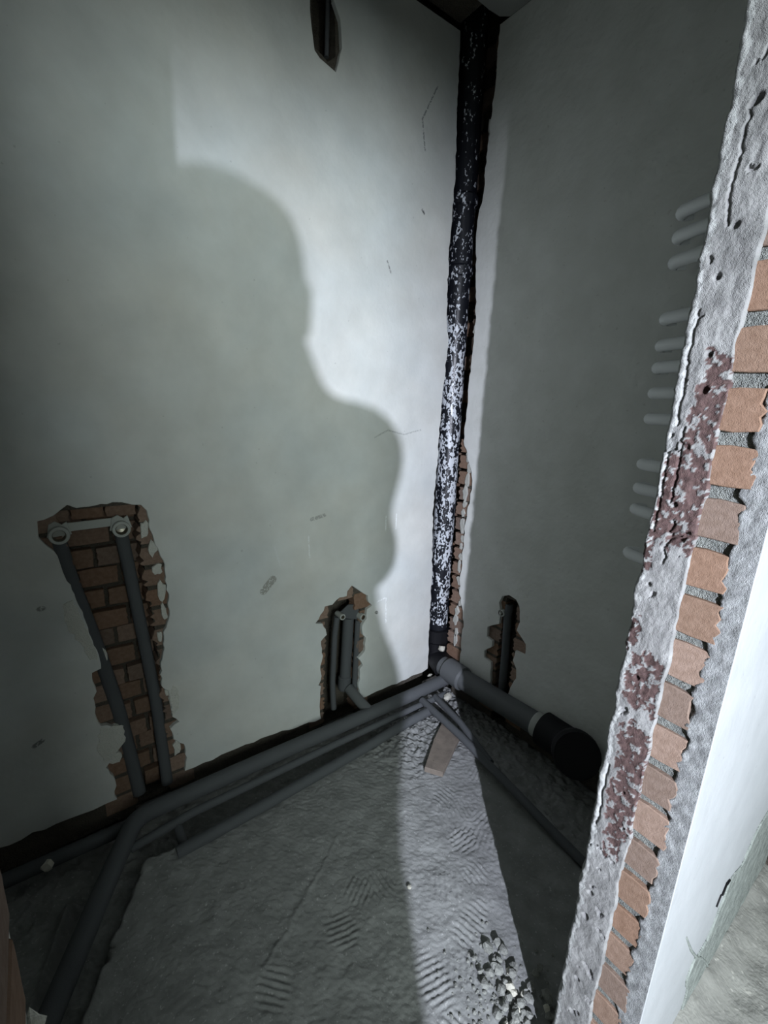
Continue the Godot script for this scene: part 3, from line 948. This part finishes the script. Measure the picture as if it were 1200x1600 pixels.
func build_hall() -> void:
	var l := structure("wall_left", "plain plastered left wall of the small room, outside the picture", "wall")
	part("plaster", box_mesh(Vector3(-2.45, -0.1, -0.1), Vector3(-2.3, CEIL + 0.2, HALL_Z - 0.02)), M.plaster, l)
	var b := structure("wall_hall_back", "unseen hall wall behind the photographer, dark concrete to weaken bounced light, with window", "wall")
	var hole := pairs([-4.2, 0.0, 1.6, 0.0, 1.6, CEIL, -1.58, CEIL, -1.58, 1.05, -2.78, 1.05, -2.78, 2.35, -1.581, 2.35, -1.581, CEIL, -4.2, CEIL])
	var st := begin()
	var flipped := PackedVector2Array()
	for p in hole:
		flipped.append(Vector2(-p.x, p.y))
	slab(st, flipped, Vector3(0, 0, 4.2), Vector3.LEFT, Vector3.UP, 0.15)
	part("concrete", st.commit(), M.concrete, b)  # out of view; dark concrete weakens the light bounced into the room
	var s := structure("wall_hall_left", "unseen white left end wall of the hall, set close to bounce light", "wall")
	part("plaster", box_mesh(Vector3(-3.25, 0, HALL_Z - 0.05), Vector3(-3.1, CEIL, 4.35)), M.hall_wall, s)  # out of view, set near so more light bounces onto the right wall
	s = structure("wall_hall_right", "white end wall of the hall at the right", "wall")
	part("plaster", box_mesh(Vector3(1.6, 0, HALL_Z - 0.1), Vector3(1.75, CEIL, 4.35)), M.hall_wall, s)
	s = structure("ceiling_hall", "white ceiling of the hall", "ceiling")
	part("plaster", box_mesh(Vector3(-4.35, CEIL, HALL_Z - 0.15), Vector3(1.75, CEIL + 0.15, 4.35)), M.hall_wall, s)
	s = structure("window_1", "unseen frosted hall window behind the photographer, lighting the shadowed walls", "window")
	for k in 2:
		part("pane", box_mesh(Vector3(-2.76 + 0.61 * k, 1.07, 4.24), Vector3(-2.21 + 0.61 * k, 2.33, 4.248)), M.pane, s)
	st = begin()
	box(st, Vector3(-2.78, 1.05, 4.22), Vector3(-1.58, 1.085, 4.27))
	box(st, Vector3(-2.78, 2.315, 4.22), Vector3(-1.58, 2.35, 4.27))
	for x in [-2.78, -2.20, -1.615]:
		box(st, Vector3(x, 1.085, 4.22), Vector3(x + 0.035, 2.315, 4.27))
	part("frame", st.commit(), M.enamel, s)


# ---------------------------------------------------------------- pipes
func build_riser() -> void:
	var t := thing("riser_pipe", "tall black cast-iron riser pipe spattered with white plaster in the corner", "pipe", Vector3(0.0, 0.0, -0.018))
	var st := begin()
	var seg := 36
	var prof := [[0.052, 0.16], [0.052, 0.50], [0.055, 0.505], [0.055, 0.515], [0.052, 0.52], [0.052, 1.98], [0.060, 1.985], [0.061, 2.02], [0.055, 2.03], [0.052, 2.10], [0.052, 2.26], [0.062, 2.265], [0.062, 2.30], [0.054, 2.31], [0.053, 3.0]]
	var m := 0.0
	for i in prof.size() - 1:
		var n := maxi(1, int((prof[i + 1][1] - prof[i][1]) / 0.25))
		for q in n:
			var y0 := lerpf(prof[i][1], prof[i + 1][1], float(q) / n)
			var y1 := lerpf(prof[i][1], prof[i + 1][1], float(q + 1) / n)
			var r0 := lerpf(prof[i][0], prof[i + 1][0], float(q) / n)
			var r1 := lerpf(prof[i][0], prof[i + 1][0], float(q + 1) / n)
			var sl := Vector2(y1 - y0, r0 - r1).normalized()
			for k in seg:
				var a0 := TAU * k / seg
				var a1 := TAU * (k + 1) / seg
				var d0 := Vector3(cos(a0), 0, sin(a0))
				var d1 := Vector3(cos(a1), 0, sin(a1))
				var pts := [[d0 * r0 + Vector3(0, y0, 0), d0, Vector2(float(k) / seg, 1.0 - y0 / 2.95)], [d0 * r1 + Vector3(0, y1, 0), d0, Vector2(float(k) / seg, 1.0 - y1 / 2.95)], [d1 * r1 + Vector3(0, y1, 0), d1, Vector2(float(k + 1) / seg, 1.0 - y1 / 2.95)], [d1 * r0 + Vector3(0, y0, 0), d1, Vector2(float(k + 1) / seg, 1.0 - y0 / 2.95)]]
				for o in [0, 2, 1, 0, 3, 2]:
					st.set_normal((pts[o][1] * sl.x + Vector3(0, sl.y, 0)).normalized())
					st.set_uv(pts[o][2])
					st.add_vertex(pts[o][0])
	part("pipe", st.commit(), M.riser, t)
	st = begin()
	tube(st, smooth_path([Vector3(0, 0.24, 0), Vector3(0, 0.10, 0), Vector3(-0.04, 0.09, 0.12)], 0.08), 0.061, 24)
	part("boot", st.commit(), M.tar, t)
	st = begin()
	lathe(st, Vector3(0, 0.22, 0), Vector3.UP, [Vector2(0.054, 0.05), Vector2(0.067, 0.045), Vector2(0.067, -0.02), Vector2(0.06, -0.03)])
	part("boot_collar", st.commit(), M.tar, t)


func build_floor_pipes() -> void:
	# fat drain along the right wall
	var t := thing("drain_pipe", "fat grey plastic drain pipe lying along the foot of the right wall", "pipe")
	part("pipe", tube_mesh([Vector3(-0.045, 0.105, 0.09), Vector3(-0.055, 0.11, 0.27), Vector3(-0.035, 0.11, 0.67)], 0.049, 0.0, 28), M.plastic, t)
	var st := begin()
	lathe(st, Vector3(-0.052, 0.108, 0.19), Vector3(-0.02, 0.0, 1), [Vector2(0.05, -0.07), Vector2(0.059, -0.06), Vector2(0.059, 0.045), Vector2(0.05, 0.055)], 28)
	part("collar", st.commit(), M.plastic, t)
	st = begin()
	lathe(st, Vector3(-0.036, 0.11, 0.65), Vector3(0.04, 0, 1), [Vector2(0.049, -0.01), Vector2(0.053, -0.005), Vector2(0.053, 0.03), Vector2(0.045, 0.031)], 28)
	part("end_rim", st.commit(), M.fitting, t)
	t = thing("drain_elbow", "wide black rubber elbow on the dark end of the fat drain pipe", "pipe fitting")
	st = begin()
	var path := smooth_path([Vector3(-0.035, 0.11, 0.682), Vector3(-0.04, 0.11, 0.81), Vector3(-0.12, 0.16, 0.88)], 0.1)
	tube(st, path, 0.072, 28, true)
	part("body", st.commit(), M.rubber, t)
	st = begin()
	lathe(st, Vector3(-0.10, 0.147, 0.863), Vector3(-0.09, 0.05, 0.08), [Vector2(0.06, 0.03), Vector2(0.085, 0.03), Vector2(0.088, 0.0), Vector2(0.085, -0.03), Vector2(0.07, -0.035)], 28)
	part("collar", st.commit(), M.rubber, t)
	# along the back wall
	t = thing("drain_pipe", "thick grey pipe along the foot of the back wall, bending at its left end", "pipe")
	part("pipe", tube_mesh([Vector3(-0.03, 0.06, 0.135), Vector3(-0.30, 0.045, 0.122), Vector3(-1.064, 0.04, 0.105), Vector3(-1.485, 0.04, 0.105), Vector3(-1.60, 0.03, 0.30), Vector3(-1.72, 0.0, 0.50), Vector3(-1.85, -0.03, 0.72)], 0.029, 0.05, 20), M.foam, t)
	part("branch", tube_mesh([Vector3(-0.56, 0.11, -0.02), Vector3(-0.545, 0.075, 0.05), Vector3(-0.53, 0.05, 0.105)], 0.024, 0.02, 16), M.plastic, t)
	t = thing("water_pipe", "thin grey pipe beside the thick pipe at the foot of the back wall", "pipe")
	part("pipe", tube_mesh([Vector3(-1.515, 0.005, 0.185), Vector3(-1.32, 0.018, 0.172), Vector3(-0.72, 0.02, 0.172), Vector3(-0.12, 0.022, 0.185)], 0.0145, 0.0, 14), M.foam, t)
	t = thing("water_pipe", "outermost grey pipe along the edge of the back wall trench", "pipe")
	part("pipe", tube_mesh([Vector3(-1.40, 0.01, 0.29), Vector3(-1.138, 0.02, 0.288), Vector3(-0.72, 0.018, 0.262), Vector3(-0.395, 0.02, 0.239), Vector3(-0.275, 0.022, 0.238)], 0.020, 0.0, 16), M.foam, t)
	part("link", tube_mesh([Vector3(-1.375, 0.0, 0.28), Vector3(-1.372, 0.0, 0.19)], 0.014, 0.0, 12), M.foam, t)
	# over to the right
	t = thing("water_pipe", "longer of the two thin grey pipes crossing from the corner toward the doorway", "pipe")
	part("pipe", tube_mesh([Vector3(-0.262, 0.035, 0.172), Vector3(-0.296, 0.045, 0.46), Vector3(-0.332, 0.04, 0.729), Vector3(-0.354, 0.02, 0.961), Vector3(-0.37, -0.01, 1.25)], 0.0165, 0.0, 14), M.foam, t)
	t = thing("water_pipe", "shorter of the two thin grey pipes crossing from the corner", "pipe")
	part("pipe", tube_mesh([Vector3(-0.185, 0.03, 0.182), Vector3(-0.231, 0.04, 0.398), Vector3(-0.30, 0.035, 0.630)], 0.0145, 0.0, 14), M.foam, t)
	t = thing("water_pipe", "dark pipe low along the back wall at far left", "pipe")
	part("pipe", tube_mesh([Vector3(-1.50, -0.01, 0.075), Vector3(-2.28, 0.0, 0.07)], 0.022, 0.0, 14), M.foam, t)


func elbow_fitting(parent: Node, at: Vector3, axis: Vector3, r: float) -> void:
	var st := begin()
	lathe(st, at - axis * 0.035, axis, [Vector2(r * 0.85, -0.012), Vector2(r * 0.95, 0.0), Vector2(r * 0.95, 0.022), Vector2(r, 0.024), Vector2(r, 0.036), Vector2(r * 0.94, 0.039), Vector2(r * 0.66, 0.039)], 24)
	part("fitting", st.commit(), M.fitting, parent)
	st = begin()
	var prof := [Vector2(r * 0.66, 0.039)]
	for k in 5:
		prof.append(Vector2(r * (0.60 if k % 2 == 0 else 0.65), 0.036 - k * 0.004))
	prof.append(Vector2(r * 0.55, 0.012))
	prof.append(Vector2(0.0005, 0.010))
	lathe(st, at - axis * 0.035, axis, prof, 24)
	part("threaded_socket", st.commit(), M.brass, parent)


func build_chase_pipes() -> void:
	var t := thing("supply_pipe", "left grey supply pipe curving down the tall chase in the back wall", "pipe")
	part("sleeve", tube_mesh([Vector3(-1.592, 0.995, -0.03), Vector3(-1.576, 0.877, -0.026), Vector3(-1.532, 0.647, -0.022), Vector3(-1.491, 0.395, -0.024), Vector3(-1.468, 0.179, -0.026), Vector3(-1.455, 0.03, -0.01)], 0.0215, 0.08, 18), M.foam, t)
	elbow_fitting(t, Vector3(-1.588, 1.016, 0.004), Vector3.BACK, 0.027)
	t = thing("supply_pipe", "right grey supply pipe running down the tall chase in the back wall", "pipe")
	part("sleeve", tube_mesh([Vector3(-1.427, 0.995, -0.03), Vector3(-1.416, 0.889, -0.033), Vector3(-1.391, 0.606, -0.035), Vector3(-1.370, 0.347, -0.036), Vector3(-1.362, 0.02, -0.015)], 0.0195, 0.08, 18), M.foam, t)
	elbow_fitting(t, Vector3(-1.428, 1.013, 0.004), Vector3.BACK, 0.026)
	var b := thing("mounting_bracket", "flat grey mounting strip joining the two threaded fittings in the tall chase", "bracket")
	var st := begin()
	slab(st, pairs([-1.575, 1.020, -1.44, 1.022, -1.44, 1.048, -1.575, 1.046]), Vector3(0, 0, -0.016), Vector3.RIGHT, Vector3.UP, 0.005, 0.001)
	for s in [-1.588, -1.428]:
		slab(st, pairs([s - 0.030, 1.008, s + 0.032, 1.012, s + 0.022, 1.052, s + 0.010, 1.044, s - 0.006, 1.056, s - 0.022, 1.048]), Vector3(0, 0, -0.012), Vector3.RIGHT, Vector3.UP, 0.006, 0.001)
	part("strip", st.commit(), M.fitting, b)
	# the small niche
	t = thing("supply_pipe", "left thin grey pipe in the small niche of the back wall", "pipe")
	part("sleeve", tube_mesh([Vector3(-0.622, 0.488, -0.026), Vector3(-0.632, 0.40, -0.03), Vector3(-0.642, 0.15, -0.03), Vector3(-0.64, 0.03, -0.02)], 0.013, 0.05, 14), M.foam, t)
	elbow_fitting(t, Vector3(-0.606, 0.491, -0.006), Vector3.BACK, 0.014)
	t = thing("supply_pipe", "right thin grey pipe in the small niche of the back wall", "pipe")
	part("sleeve", tube_mesh([Vector3(-0.507, 0.44, -0.03), Vector3(-0.512, 0.30, -0.03), Vector3(-0.528, 0.04, -0.02)], 0.0135, 0.05, 14), M.foam, t)
	elbow_fitting(t, Vector3(-0.498, 0.462, -0.004), Vector3(0.1, 0, 1).normalized(), 0.017)
	t = thing("drain_pipe", "dark drain stub standing between the thin pipes in the small niche", "pipe")
	part("pipe", tube_mesh([Vector3(-0.545, 0.455, -0.052), Vector3(-0.565, 0.10, -0.048)], 0.026, 0.0, 18), M.foam, t)
	st = begin()
	lathe(st, Vector3(-0.565, 0.13, -0.048), Vector3(0.05, 1, 0), [Vector2(0.026, 0.03), Vector2(0.031, 0.025), Vector2(0.031, -0.03), Vector2(0.026, -0.04)], 18)
	part("collar", st.commit(), M.foam, t)
	b = thing("mounting_bracket", "small dark mounting plate across the top of the small niche", "bracket")
	st = begin()
	slab(st, pairs([-0.60, 0.475, -0.50, 0.44, -0.495, 0.475, -0.52, 0.52, -0.56, 0.53, -0.60, 0.505]), Vector3(0, 0, -0.028), Vector3.RIGHT, Vector3.UP, 0.006, 0.001)
	part("plate", st.commit(), M.foam, b)
	# the chase in the right wall
	t = thing("supply_pipe", "single dim supply pipe in the short chase of the right wall", "pipe")
	part("sleeve", tube_mesh([Vector3(0.03, 0.55, 0.405), Vector3(0.022, 0.50, 0.405), Vector3(0.022, 0.30, 0.413), Vector3(0.02, 0.02, 0.415)], 0.018, 0.05, 14), M.foam, t)
	elbow_fitting(t, Vector3(0.004, 0.507, 0.384), Vector3.LEFT, 0.017)
	# the hole near the ceiling
	t = thing("conduit", "short grey conduit hanging inside the black hole near the ceiling", "conduit")
	part("tube", tube_mesh([Vector3(-0.66, 2.85, -0.05), Vector3(-0.668, 2.64, -0.045), Vector3(-0.673, 2.56, -0.04)], 0.008, 0.03, 10), M.foam, t)


# ---------------------------------------------------------------- towel rail
func build_towel_rail() -> void:
	var t := thing("towel_rail", "white ladder towel rail with bowed bars half hidden behind the doorway edge", "towel rail")
	for y in [1.975, 1.912, 1.845, 1.692, 1.616, 1.552, 1.477, 1.400, 1.258, 1.181, 1.111, 0.962]:
		var pts := [Vector3(-0.040, y, 0.945), Vector3(-0.052, y, 0.917), Vector3(-0.078, y, 0.93), Vector3(-0.108, y, 1.0), Vector3(-0.122, y, 1.085), Vector3(-0.108, y, 1.17), Vector3(-0.06, y, 1.235)]
		part("bar", tube_mesh(pts, 0.018, 0.05, 14), M.enamel, t)
	for z in [1.0, 1.2]:
		part("post", tube_mesh([Vector3(-0.045, 0.86, z), Vector3(-0.045, 2.05, z)], 0.016, 0.0, 16), M.enamel, t)
	for z in [1.0, 1.2]:
		for y in [0.92, 2.0]:
			part("wall_bracket", tube_mesh([Vector3(-0.045, y, z), Vector3(-0.001, y, z)], 0.012, 0.0, 12), M.enamel, t)


# ---------------------------------------------------------------- loose things
func build_debris() -> void:
	var p := thing("plank", "short brown wooden offcut lying under the thin pipe near the corner", "plank")
	var st := begin()
	slab(st, PackedVector2Array([Vector2(-0.262, -0.322), Vector2(-0.268, -0.436), Vector2(-0.484, -0.548), Vector2(-0.524, -0.486), Vector2(-0.385, -0.39)]), Vector3(0, 0.026, 0), Vector3.RIGHT, Vector3.FORWARD, 0.022, 0.002)
	part("board", st.commit(), M.wood, p)
	var chips := [
		["plaster_chip", "pale yellowish plaster chip resting on top of the drain pipe joint", Vector3(-0.035, 0.185, 0.06), Vector3(0.024, 0.018, 0.020), M.chip],
		["plaster_chip", "crumpled pale scrap in the dark gap beside the drain joint", Vector3(-0.13, 0.03, 0.215), Vector3(0.024, 0.018, 0.018), M.chip],
		["plaster_chip", "small pale chip behind the thick pipe at the foot of the back wall", Vector3(-0.10, 0.045, 0.05), Vector3(0.015, 0.010, 0.010), M.chip],
		["plaster_chip", "tiny white chip on the lit floor beside the long shadow edge", Vector3(-0.865, 0.01, 0.80), Vector3(0.008, 0.006, 0.008), M.chip],
		["plaster_chip", "bright white plaster crumb on the ledge at far left by the doorway", Vector3(-1.725, 0.06, 0.16), Vector3(0.02, 0.02, 0.015), M.chip],
	]
	for c in chips:
		var o := thing(c[0], c[1], "chip", c[2])
		st = begin()
		lump(st, Vector3.ZERO, c[3], rng)
		part("body", st.commit(), c[4], o)
	# the heap of rubble by the right side of the doorway
	for k in 90:
		var a := rng.randf()
		var base := Vector2(-0.80, 1.10).lerp(Vector2(-0.93, 1.26), a)
		var at := base + Vector2(rng.randfn(0, 0.045), rng.randfn(0, 0.05))
		var s := rng.randf_range(0.006, 0.0145)
		var o := thing("rubble_chunk", "grey rubble chunk in the heap by the right side of the doorway", "rubble", Vector3(at.x, s * 0.6 + rng.randf() * 0.012, at.y), "rubble heap at the doorway")
		st = begin()
		lump(st, Vector3.ZERO, Vector3(s, s * rng.randf_range(0.6, 0.9), s * rng.randf_range(0.7, 1.2)), rng)
		part("chunk", st.commit(), M.stone if k % 9 else M.chip, o)
	st = begin()
	for k in 420:
		var at := Vector2(-0.80, 1.08).lerp(Vector2(-0.98, 1.3), rng.randf()) + Vector2(rng.randfn(0, 0.06), rng.randfn(0, 0.06))
		var s := rng.randf_range(0.002, 0.006)
		lump(st, Vector3(at.x, s * 0.5, at.y), Vector3(s, s * 0.8, s), rng)
	var g := thing("grit", "fine grit and crumbs scattered over the concrete floor", "grit")
	g.set_meta("kind", "stuff")
	part("crumbs", st.commit(), M.stone, g).set_meta("kind", "stuff")


# ---------------------------------------------------------------- outside the picture
func build_work_light() -> void:
	var t := thing("unseen_work_light", "unseen round lamp on a tripod behind the photographer, lighting the back wall", "lamp")
	var aim := (Vector3(-0.45, 0.35, 0.0) - LAMP).normalized()
	var head := LAMP - aim * 0.02
	var st := begin()
	lathe(st, head, aim, [Vector2(0.0005, -0.09), Vector2(0.03, -0.09), Vector2(0.036, -0.06), Vector2(0.04, 0.0), Vector2(0.042, 0.012), Vector2(0.033, 0.012), Vector2(0.028, 0.0)], 28)
	part("housing", st.commit(), M.black, t)
	st = begin()
	lathe(st, head, aim, [Vector2(0.028, 0.0), Vector2(0.0005, 0.001)], 28)
	part("lens", st.commit(), M.glow, t)
	part("pole", tube_mesh([Vector3(LAMP.x, 0.55, LAMP.z), head - aim * 0.05 + Vector3(0, -0.04, 0)], 0.012, 0.0, 14), M.steel, t)
	for k in 3:
		var a := TAU * k / 3.0 + 0.4
		part("leg", tube_mesh([Vector3(LAMP.x, 0.72, LAMP.z), Vector3(LAMP.x + cos(a) * 0.36, 0.01, LAMP.z + sin(a) * 0.36)], 0.009, 0.0, 10), M.steel, t)
	var l := SpotLight3D.new()
	l.name = "unseen_work_light_beam"
	l.light_color = Color(0.91, 0.93, 1.0)
	l.light_energy = 15.0
	l.light_size = 0.012
	l.spot_angle = 37.0  # lamp out of view; its soft narrow cone dims the upper wall
	l.spot_angle_attenuation = 1.0
	l.spot_attenuation = 2.0
	l.spot_range = 12.0
	l.shadow_enabled = true
	add_child(l)
	l.look_at_from_position(LAMP, LAMP + aim, Vector3.UP)


# tapered capsules joined with a smooth minimum, meshed as surface nets
func nets(st: SurfaceTool, bones: Array, cell: float, k: float) -> void:
	var lo := Vector3.INF
	var hi := -Vector3.INF
	for b in bones:
		var r := maxf(b[2], b[3]) + 2.5 * cell
		for p in [b[0], b[1]]:
			lo = lo.min(p - Vector3.ONE * r)
			hi = hi.max(p + Vector3.ONE * r)
	var n := Vector3i(((hi - lo) / cell).ceil()) + Vector3i.ONE
	var field := PackedFloat32Array()
	field.resize(n.x * n.y * n.z)
	field.fill(1.0)
	for b in bones:
		var a: Vector3 = b[0]
		var d: Vector3 = b[1] - a
		var dd := maxf(d.length_squared(), 1e-9)
		var r := maxf(b[2], b[3]) + k + 2.0 * cell
		var l3 := Vector3i(((a.min(b[1]) - Vector3.ONE * r - lo) / cell).floor()).clamp(Vector3i.ZERO, n - Vector3i.ONE)
		var h3 := Vector3i(((a.max(b[1]) + Vector3.ONE * r - lo) / cell).ceil()).clamp(Vector3i.ZERO, n - Vector3i.ONE)
		for z in range(l3.z, h3.z + 1):
			for y in range(l3.y, h3.y + 1):
				var row := (z * n.y + y) * n.x
				for x in range(l3.x, h3.x + 1):
					var p := lo + Vector3(x, y, z) * cell - a
					var t := clampf(p.dot(d) / dd, 0.0, 1.0)
					var v: float = (p - d * t).length() - lerpf(b[2], b[3], t)
					var o := field[row + x]
					var h := maxf(k - absf(o - v), 0.0) / k
					field[row + x] = minf(o, v) - h * h * k * 0.25
	var ids := {}
	var at := 0
	var strides := [1, n.x, n.x * n.y]
	var corner := [0, 1, n.x, n.x + 1, n.x * n.y, n.x * n.y + 1, n.x * n.y + n.x, n.x * n.y + n.x + 1]
	for z in n.z - 1:
		for y in n.y - 1:
			var row := (z * n.y + y) * n.x
			for x in n.x - 1:
				var c := row + x
				var neg := 0
				for q in corner:
					if field[c + q] < 0.0:
						neg += 1
				if neg == 0 or neg == 8:
					continue
				var sum := Vector3.ZERO
				var m := 0
				for e in [[0, 1], [2, 3], [4, 5], [6, 7], [0, 2], [1, 3], [4, 6], [5, 7], [0, 4], [1, 5], [2, 6], [3, 7]]:
					var va := field[c + corner[e[0]]]
					var vb := field[c + corner[e[1]]]
					if (va < 0.0) != (vb < 0.0):
						var t := va / (va - vb)
						var pa := Vector3(e[0] & 1, (e[0] >> 1) & 1, e[0] >> 2)
						var pb := Vector3(e[1] & 1, (e[1] >> 1) & 1, e[1] >> 2)
						sum += pa.lerp(pb, t)
						m += 1
				ids[c] = at
				at += 1
				st.add_vertex(lo + (Vector3(x, y, z) + sum / m) * cell)
	for c in ids:
		for ax in 3:
			var s: int = strides[ax]
			var u: int = strides[(ax + 1) % 3]
			var w: int = strides[(ax + 2) % 3]
			if (field[c] < 0.0) == (field[c + s] < 0.0):
				continue
			if not (ids.has(c - u) and ids.has(c - w) and ids.has(c - u - w)):
				continue
			var q := [ids[c], ids[c - u], ids[c - u - w], ids[c - w]]
			if field[c] < 0.0:
				q.reverse()
			for i in [0, 1, 2, 0, 2, 3]:
				st.add_index(q[i])


func net_mesh(groups: Array) -> ArrayMesh:
	var all: ArrayMesh = null
	for g in groups:
		var st := begin()
		nets(st, g[0], g[1], g[2])
		st.generate_normals()
		if all == null:
			all = st.commit()
		else:
			var whole := begin()
			whole.append_from(all, 0, Transform3D.IDENTITY)
			whole.append_from(st.commit(), 0, Transform3D.IDENTITY)
			all = whole.commit()
	return all


func build_person() -> void:
	# local axes: x to the person's right, y up, z toward the back; the person faces the camera's subject
	var face := deg_to_rad(23.0)
	var root := thing("person", "person in a dark jacket standing in the hall, holding up a phone with both hands", "person", Vector3(-1.822, 0, 2.055))
	root.rotation.y = -face
	var v := func(x: float, y: float, z: float) -> Vector3: return Vector3(x, y, z)
	var bones := []
	for s in [-1.0, 1.0]:
		bones.append([v.call(0.03 * s, 1.50, 0.0), v.call(0.148 * s, 1.465, 0.0), 0.05, 0.048])
		bones.append([v.call(0.150 * s, 1.46, 0.0), v.call(0.170 * s, 1.315, -0.11), 0.046, 0.038])
		bones.append([v.call(0.170 * s, 1.315, -0.11), v.call(0.085 * s, 1.345, -0.37), 0.038, 0.026])
		bones.append([v.call(0.08 * s, 1.40, 0.0), v.call(0.075 * s, 1.10, 0.0), 0.078, 0.078])
		bones.append([v.call(0.085 * s, 0.97, 0.0), v.call(0.095 * s, 0.52, -0.01), 0.092, 0.058])
		bones.append([v.call(0.095 * s, 0.52, -0.01), v.call(0.105 * s, 0.09, 0.02), 0.056, 0.036])
		bones.append([v.call(0.105 * s, 0.05, 0.03), v.call(0.12 * s, 0.035, -0.15), 0.038, 0.030])
	bones.append([v.call(0, 1.12, 0), v.call(0, 0.95, 0.01), 0.115, 0.12])
	bones.append([v.call(0, 1.46, 0.01), v.call(0, 1.58, -0.02), 0.06, 0.054])
	var head := [
		[v.call(0, 1.66, -0.01), v.call(0, 1.645, -0.045), 0.083, 0.080],
		[v.call(0, 1.60, -0.05), v.call(0, 1.575, -0.085), 0.062, 0.036],
		[v.call(0, 1.645, -0.118), v.call(0, 1.612, -0.138), 0.008, 0.013],
		[v.call(0, 1.56, -0.01), v.call(0, 1.50, 0.0), 0.054, 0.056],
		[v.call(-0.018, 1.588, -0.118), v.call(0.018, 1.588, -0.118), 0.007, 0.007],
	]
	for s in [-1.0, 1.0]:
		head.append([v.call(0.084 * s, 1.655, -0.01), v.call(0.086 * s, 1.615, -0.012), 0.014, 0.010])
		head.append([v.call(0.032 * s, 1.648, -0.110), v.call(0.033 * s, 1.648, -0.111), 0.013, 0.013])
	var hands := []
	for s in [-1.0, 1.0]:
		var h := []
		h.append([v.call(0.085 * s, 1.345, -0.37), v.call(0.066 * s, 1.385, -0.405), 0.027, 0.027])
		h.append([v.call(0.064 * s, 1.372, -0.402), v.call(0.056 * s, 1.43, -0.415), 0.020, 0.017])
		for q in 4:
			var y := 1.375 + 0.019 * q
			var reach: float = [0.020, 0.012, 0.010, 0.013][q]
			h.append([v.call(0.060 * s, y, -0.412), v.call(0.052 * s, y + 0.004, -0.447), 0.0085, 0.008])
			h.append([v.call(0.052 * s, y + 0.004, -0.447), v.call(reach * s + 0.012 * s, y + 0.006, -0.449), 0.008, 0.007])
		h.append([v.call(0.056 * s, 1.40, -0.395), v.call(0.040 * s, 1.425, -0.398), 0.011, 0.0095])
		h.append([v.call(0.040 * s, 1.425, -0.398), v.call(0.020 * s, 1.435, -0.412), 0.0095, 0.008])
		hands.append([h, 0.004, 0.006])
	part("body", net_mesh([[bones, 0.014, 0.05], [head, 0.0045, 0.022], hands[0], hands[1]]), M.skin, root)
	var jacket := []
	for s in [-1.0, 1.0]:
		jacket.append([v.call(0.05 * s, 1.49, 0.0), v.call(0.150 * s, 1.472, 0.0), 0.062, 0.058])
		jacket.append([v.call(0.150 * s, 1.465, 0.0), v.call(0.170 * s, 1.315, -0.11), 0.058, 0.051])
		jacket.append([v.call(0.170 * s, 1.315, -0.11), v.call(0.095 * s, 1.342, -0.35), 0.050, 0.036])
		jacket.append([v.call(0.09 * s, 1.40, 0.0), v.call(0.095 * s, 1.26, 0.0), 0.085, 0.082])
		jacket.append([v.call(0.095 * s, 1.26, 0.0), v.call(0.105 * s, 1.13, 0.0), 0.082, 0.112])
		jacket.append([v.call(0.105 * s, 1.13, 0.0), v.call(0.085 * s, 0.86, 0.0), 0.112, 0.086])
	jacket.append([v.call(-0.03, 1.53, 0.01), v.call(0.03, 1.53, 0.01), 0.068, 0.068])
	jacket.append([v.call(-0.025, 1.585, 0.03), v.call(0.025, 1.585, 0.03), 0.064, 0.064])
	jacket.append([v.call(0, 1.46, -0.005), v.call(0, 1.20, -0.005), 0.098, 0.112])
	jacket.append([v.call(0, 1.20, -0.005), v.call(0, 0.88, 0.0), 0.122, 0.138])
	part("jacket", net_mesh([[jacket, 0.014, 0.05]]), M.jacket, root)
	var legs := []
	for s in [-1.0, 1.0]:
		legs.append([v.call(0.088 * s, 0.95, 0.0), v.call(0.098 * s, 0.52, -0.01), 0.105, 0.074])
		legs.append([v.call(0.098 * s, 0.52, -0.01), v.call(0.107 * s, 0.07, 0.02), 0.074, 0.062])
	part("trousers", net_mesh([[legs, 0.014, 0.02]]), M.trousers, root)
	for s in [-1.0, 1.0]:
		part("shoe", net_mesh([[[[v.call(0.107 * s, 0.045, 0.06), v.call(0.125 * s, 0.04, -0.17), 0.046, 0.040], [v.call(0.107 * s, 0.09, 0.03), v.call(0.11 * s, 0.05, -0.05), 0.046, 0.042]], 0.009, 0.03]]), M.black, root)
	part("hair", net_mesh([[[[v.call(0, 1.668, 0.005), v.call(0, 1.645, 0.02), 0.090, 0.084], [v.call(-0.03, 1.70, -0.04), v.call(0.03, 1.70, -0.04), 0.056, 0.056], [v.call(0, 1.60, 0.035), v.call(0, 1.56, 0.03), 0.066, 0.05]], 0.006, 0.02]]), M.hair, root)
	var phone := thing("phone", "thin black phone held upright in both hands of the person", "phone")
	phone.transform = Transform3D(view_basis(), CAM) * Transform3D(Basis.IDENTITY, Vector3(0.018, -0.045, 0.036))
	var st := begin()
	var outline := PackedVector2Array()
	for c in [[0.03, 0.07, 0.0], [-0.03, 0.07, 1.0], [-0.03, -0.07, 2.0], [0.03, -0.07, 3.0]]:
		for k in 5:
			var a: float = (c[2] + k / 4.0) * PI / 2.0
			outline.append(Vector2(c[0], c[1]) + Vector2(cos(a), sin(a)) * 0.008)
	slab(st, outline, Vector3.ZERO, Vector3.RIGHT, Vector3.UP, 0.008, 0.001)
	part("case", st.commit(), M.black, phone)
	st = begin()
	slab(st, pairs([-0.034, -0.073, 0.034, -0.073, 0.034, 0.073, -0.034, 0.073]), Vector3(0, 0, 0.0004), Vector3.RIGHT, Vector3.UP, 0.0008)
	part("screen", st.commit(), M.screen, phone)
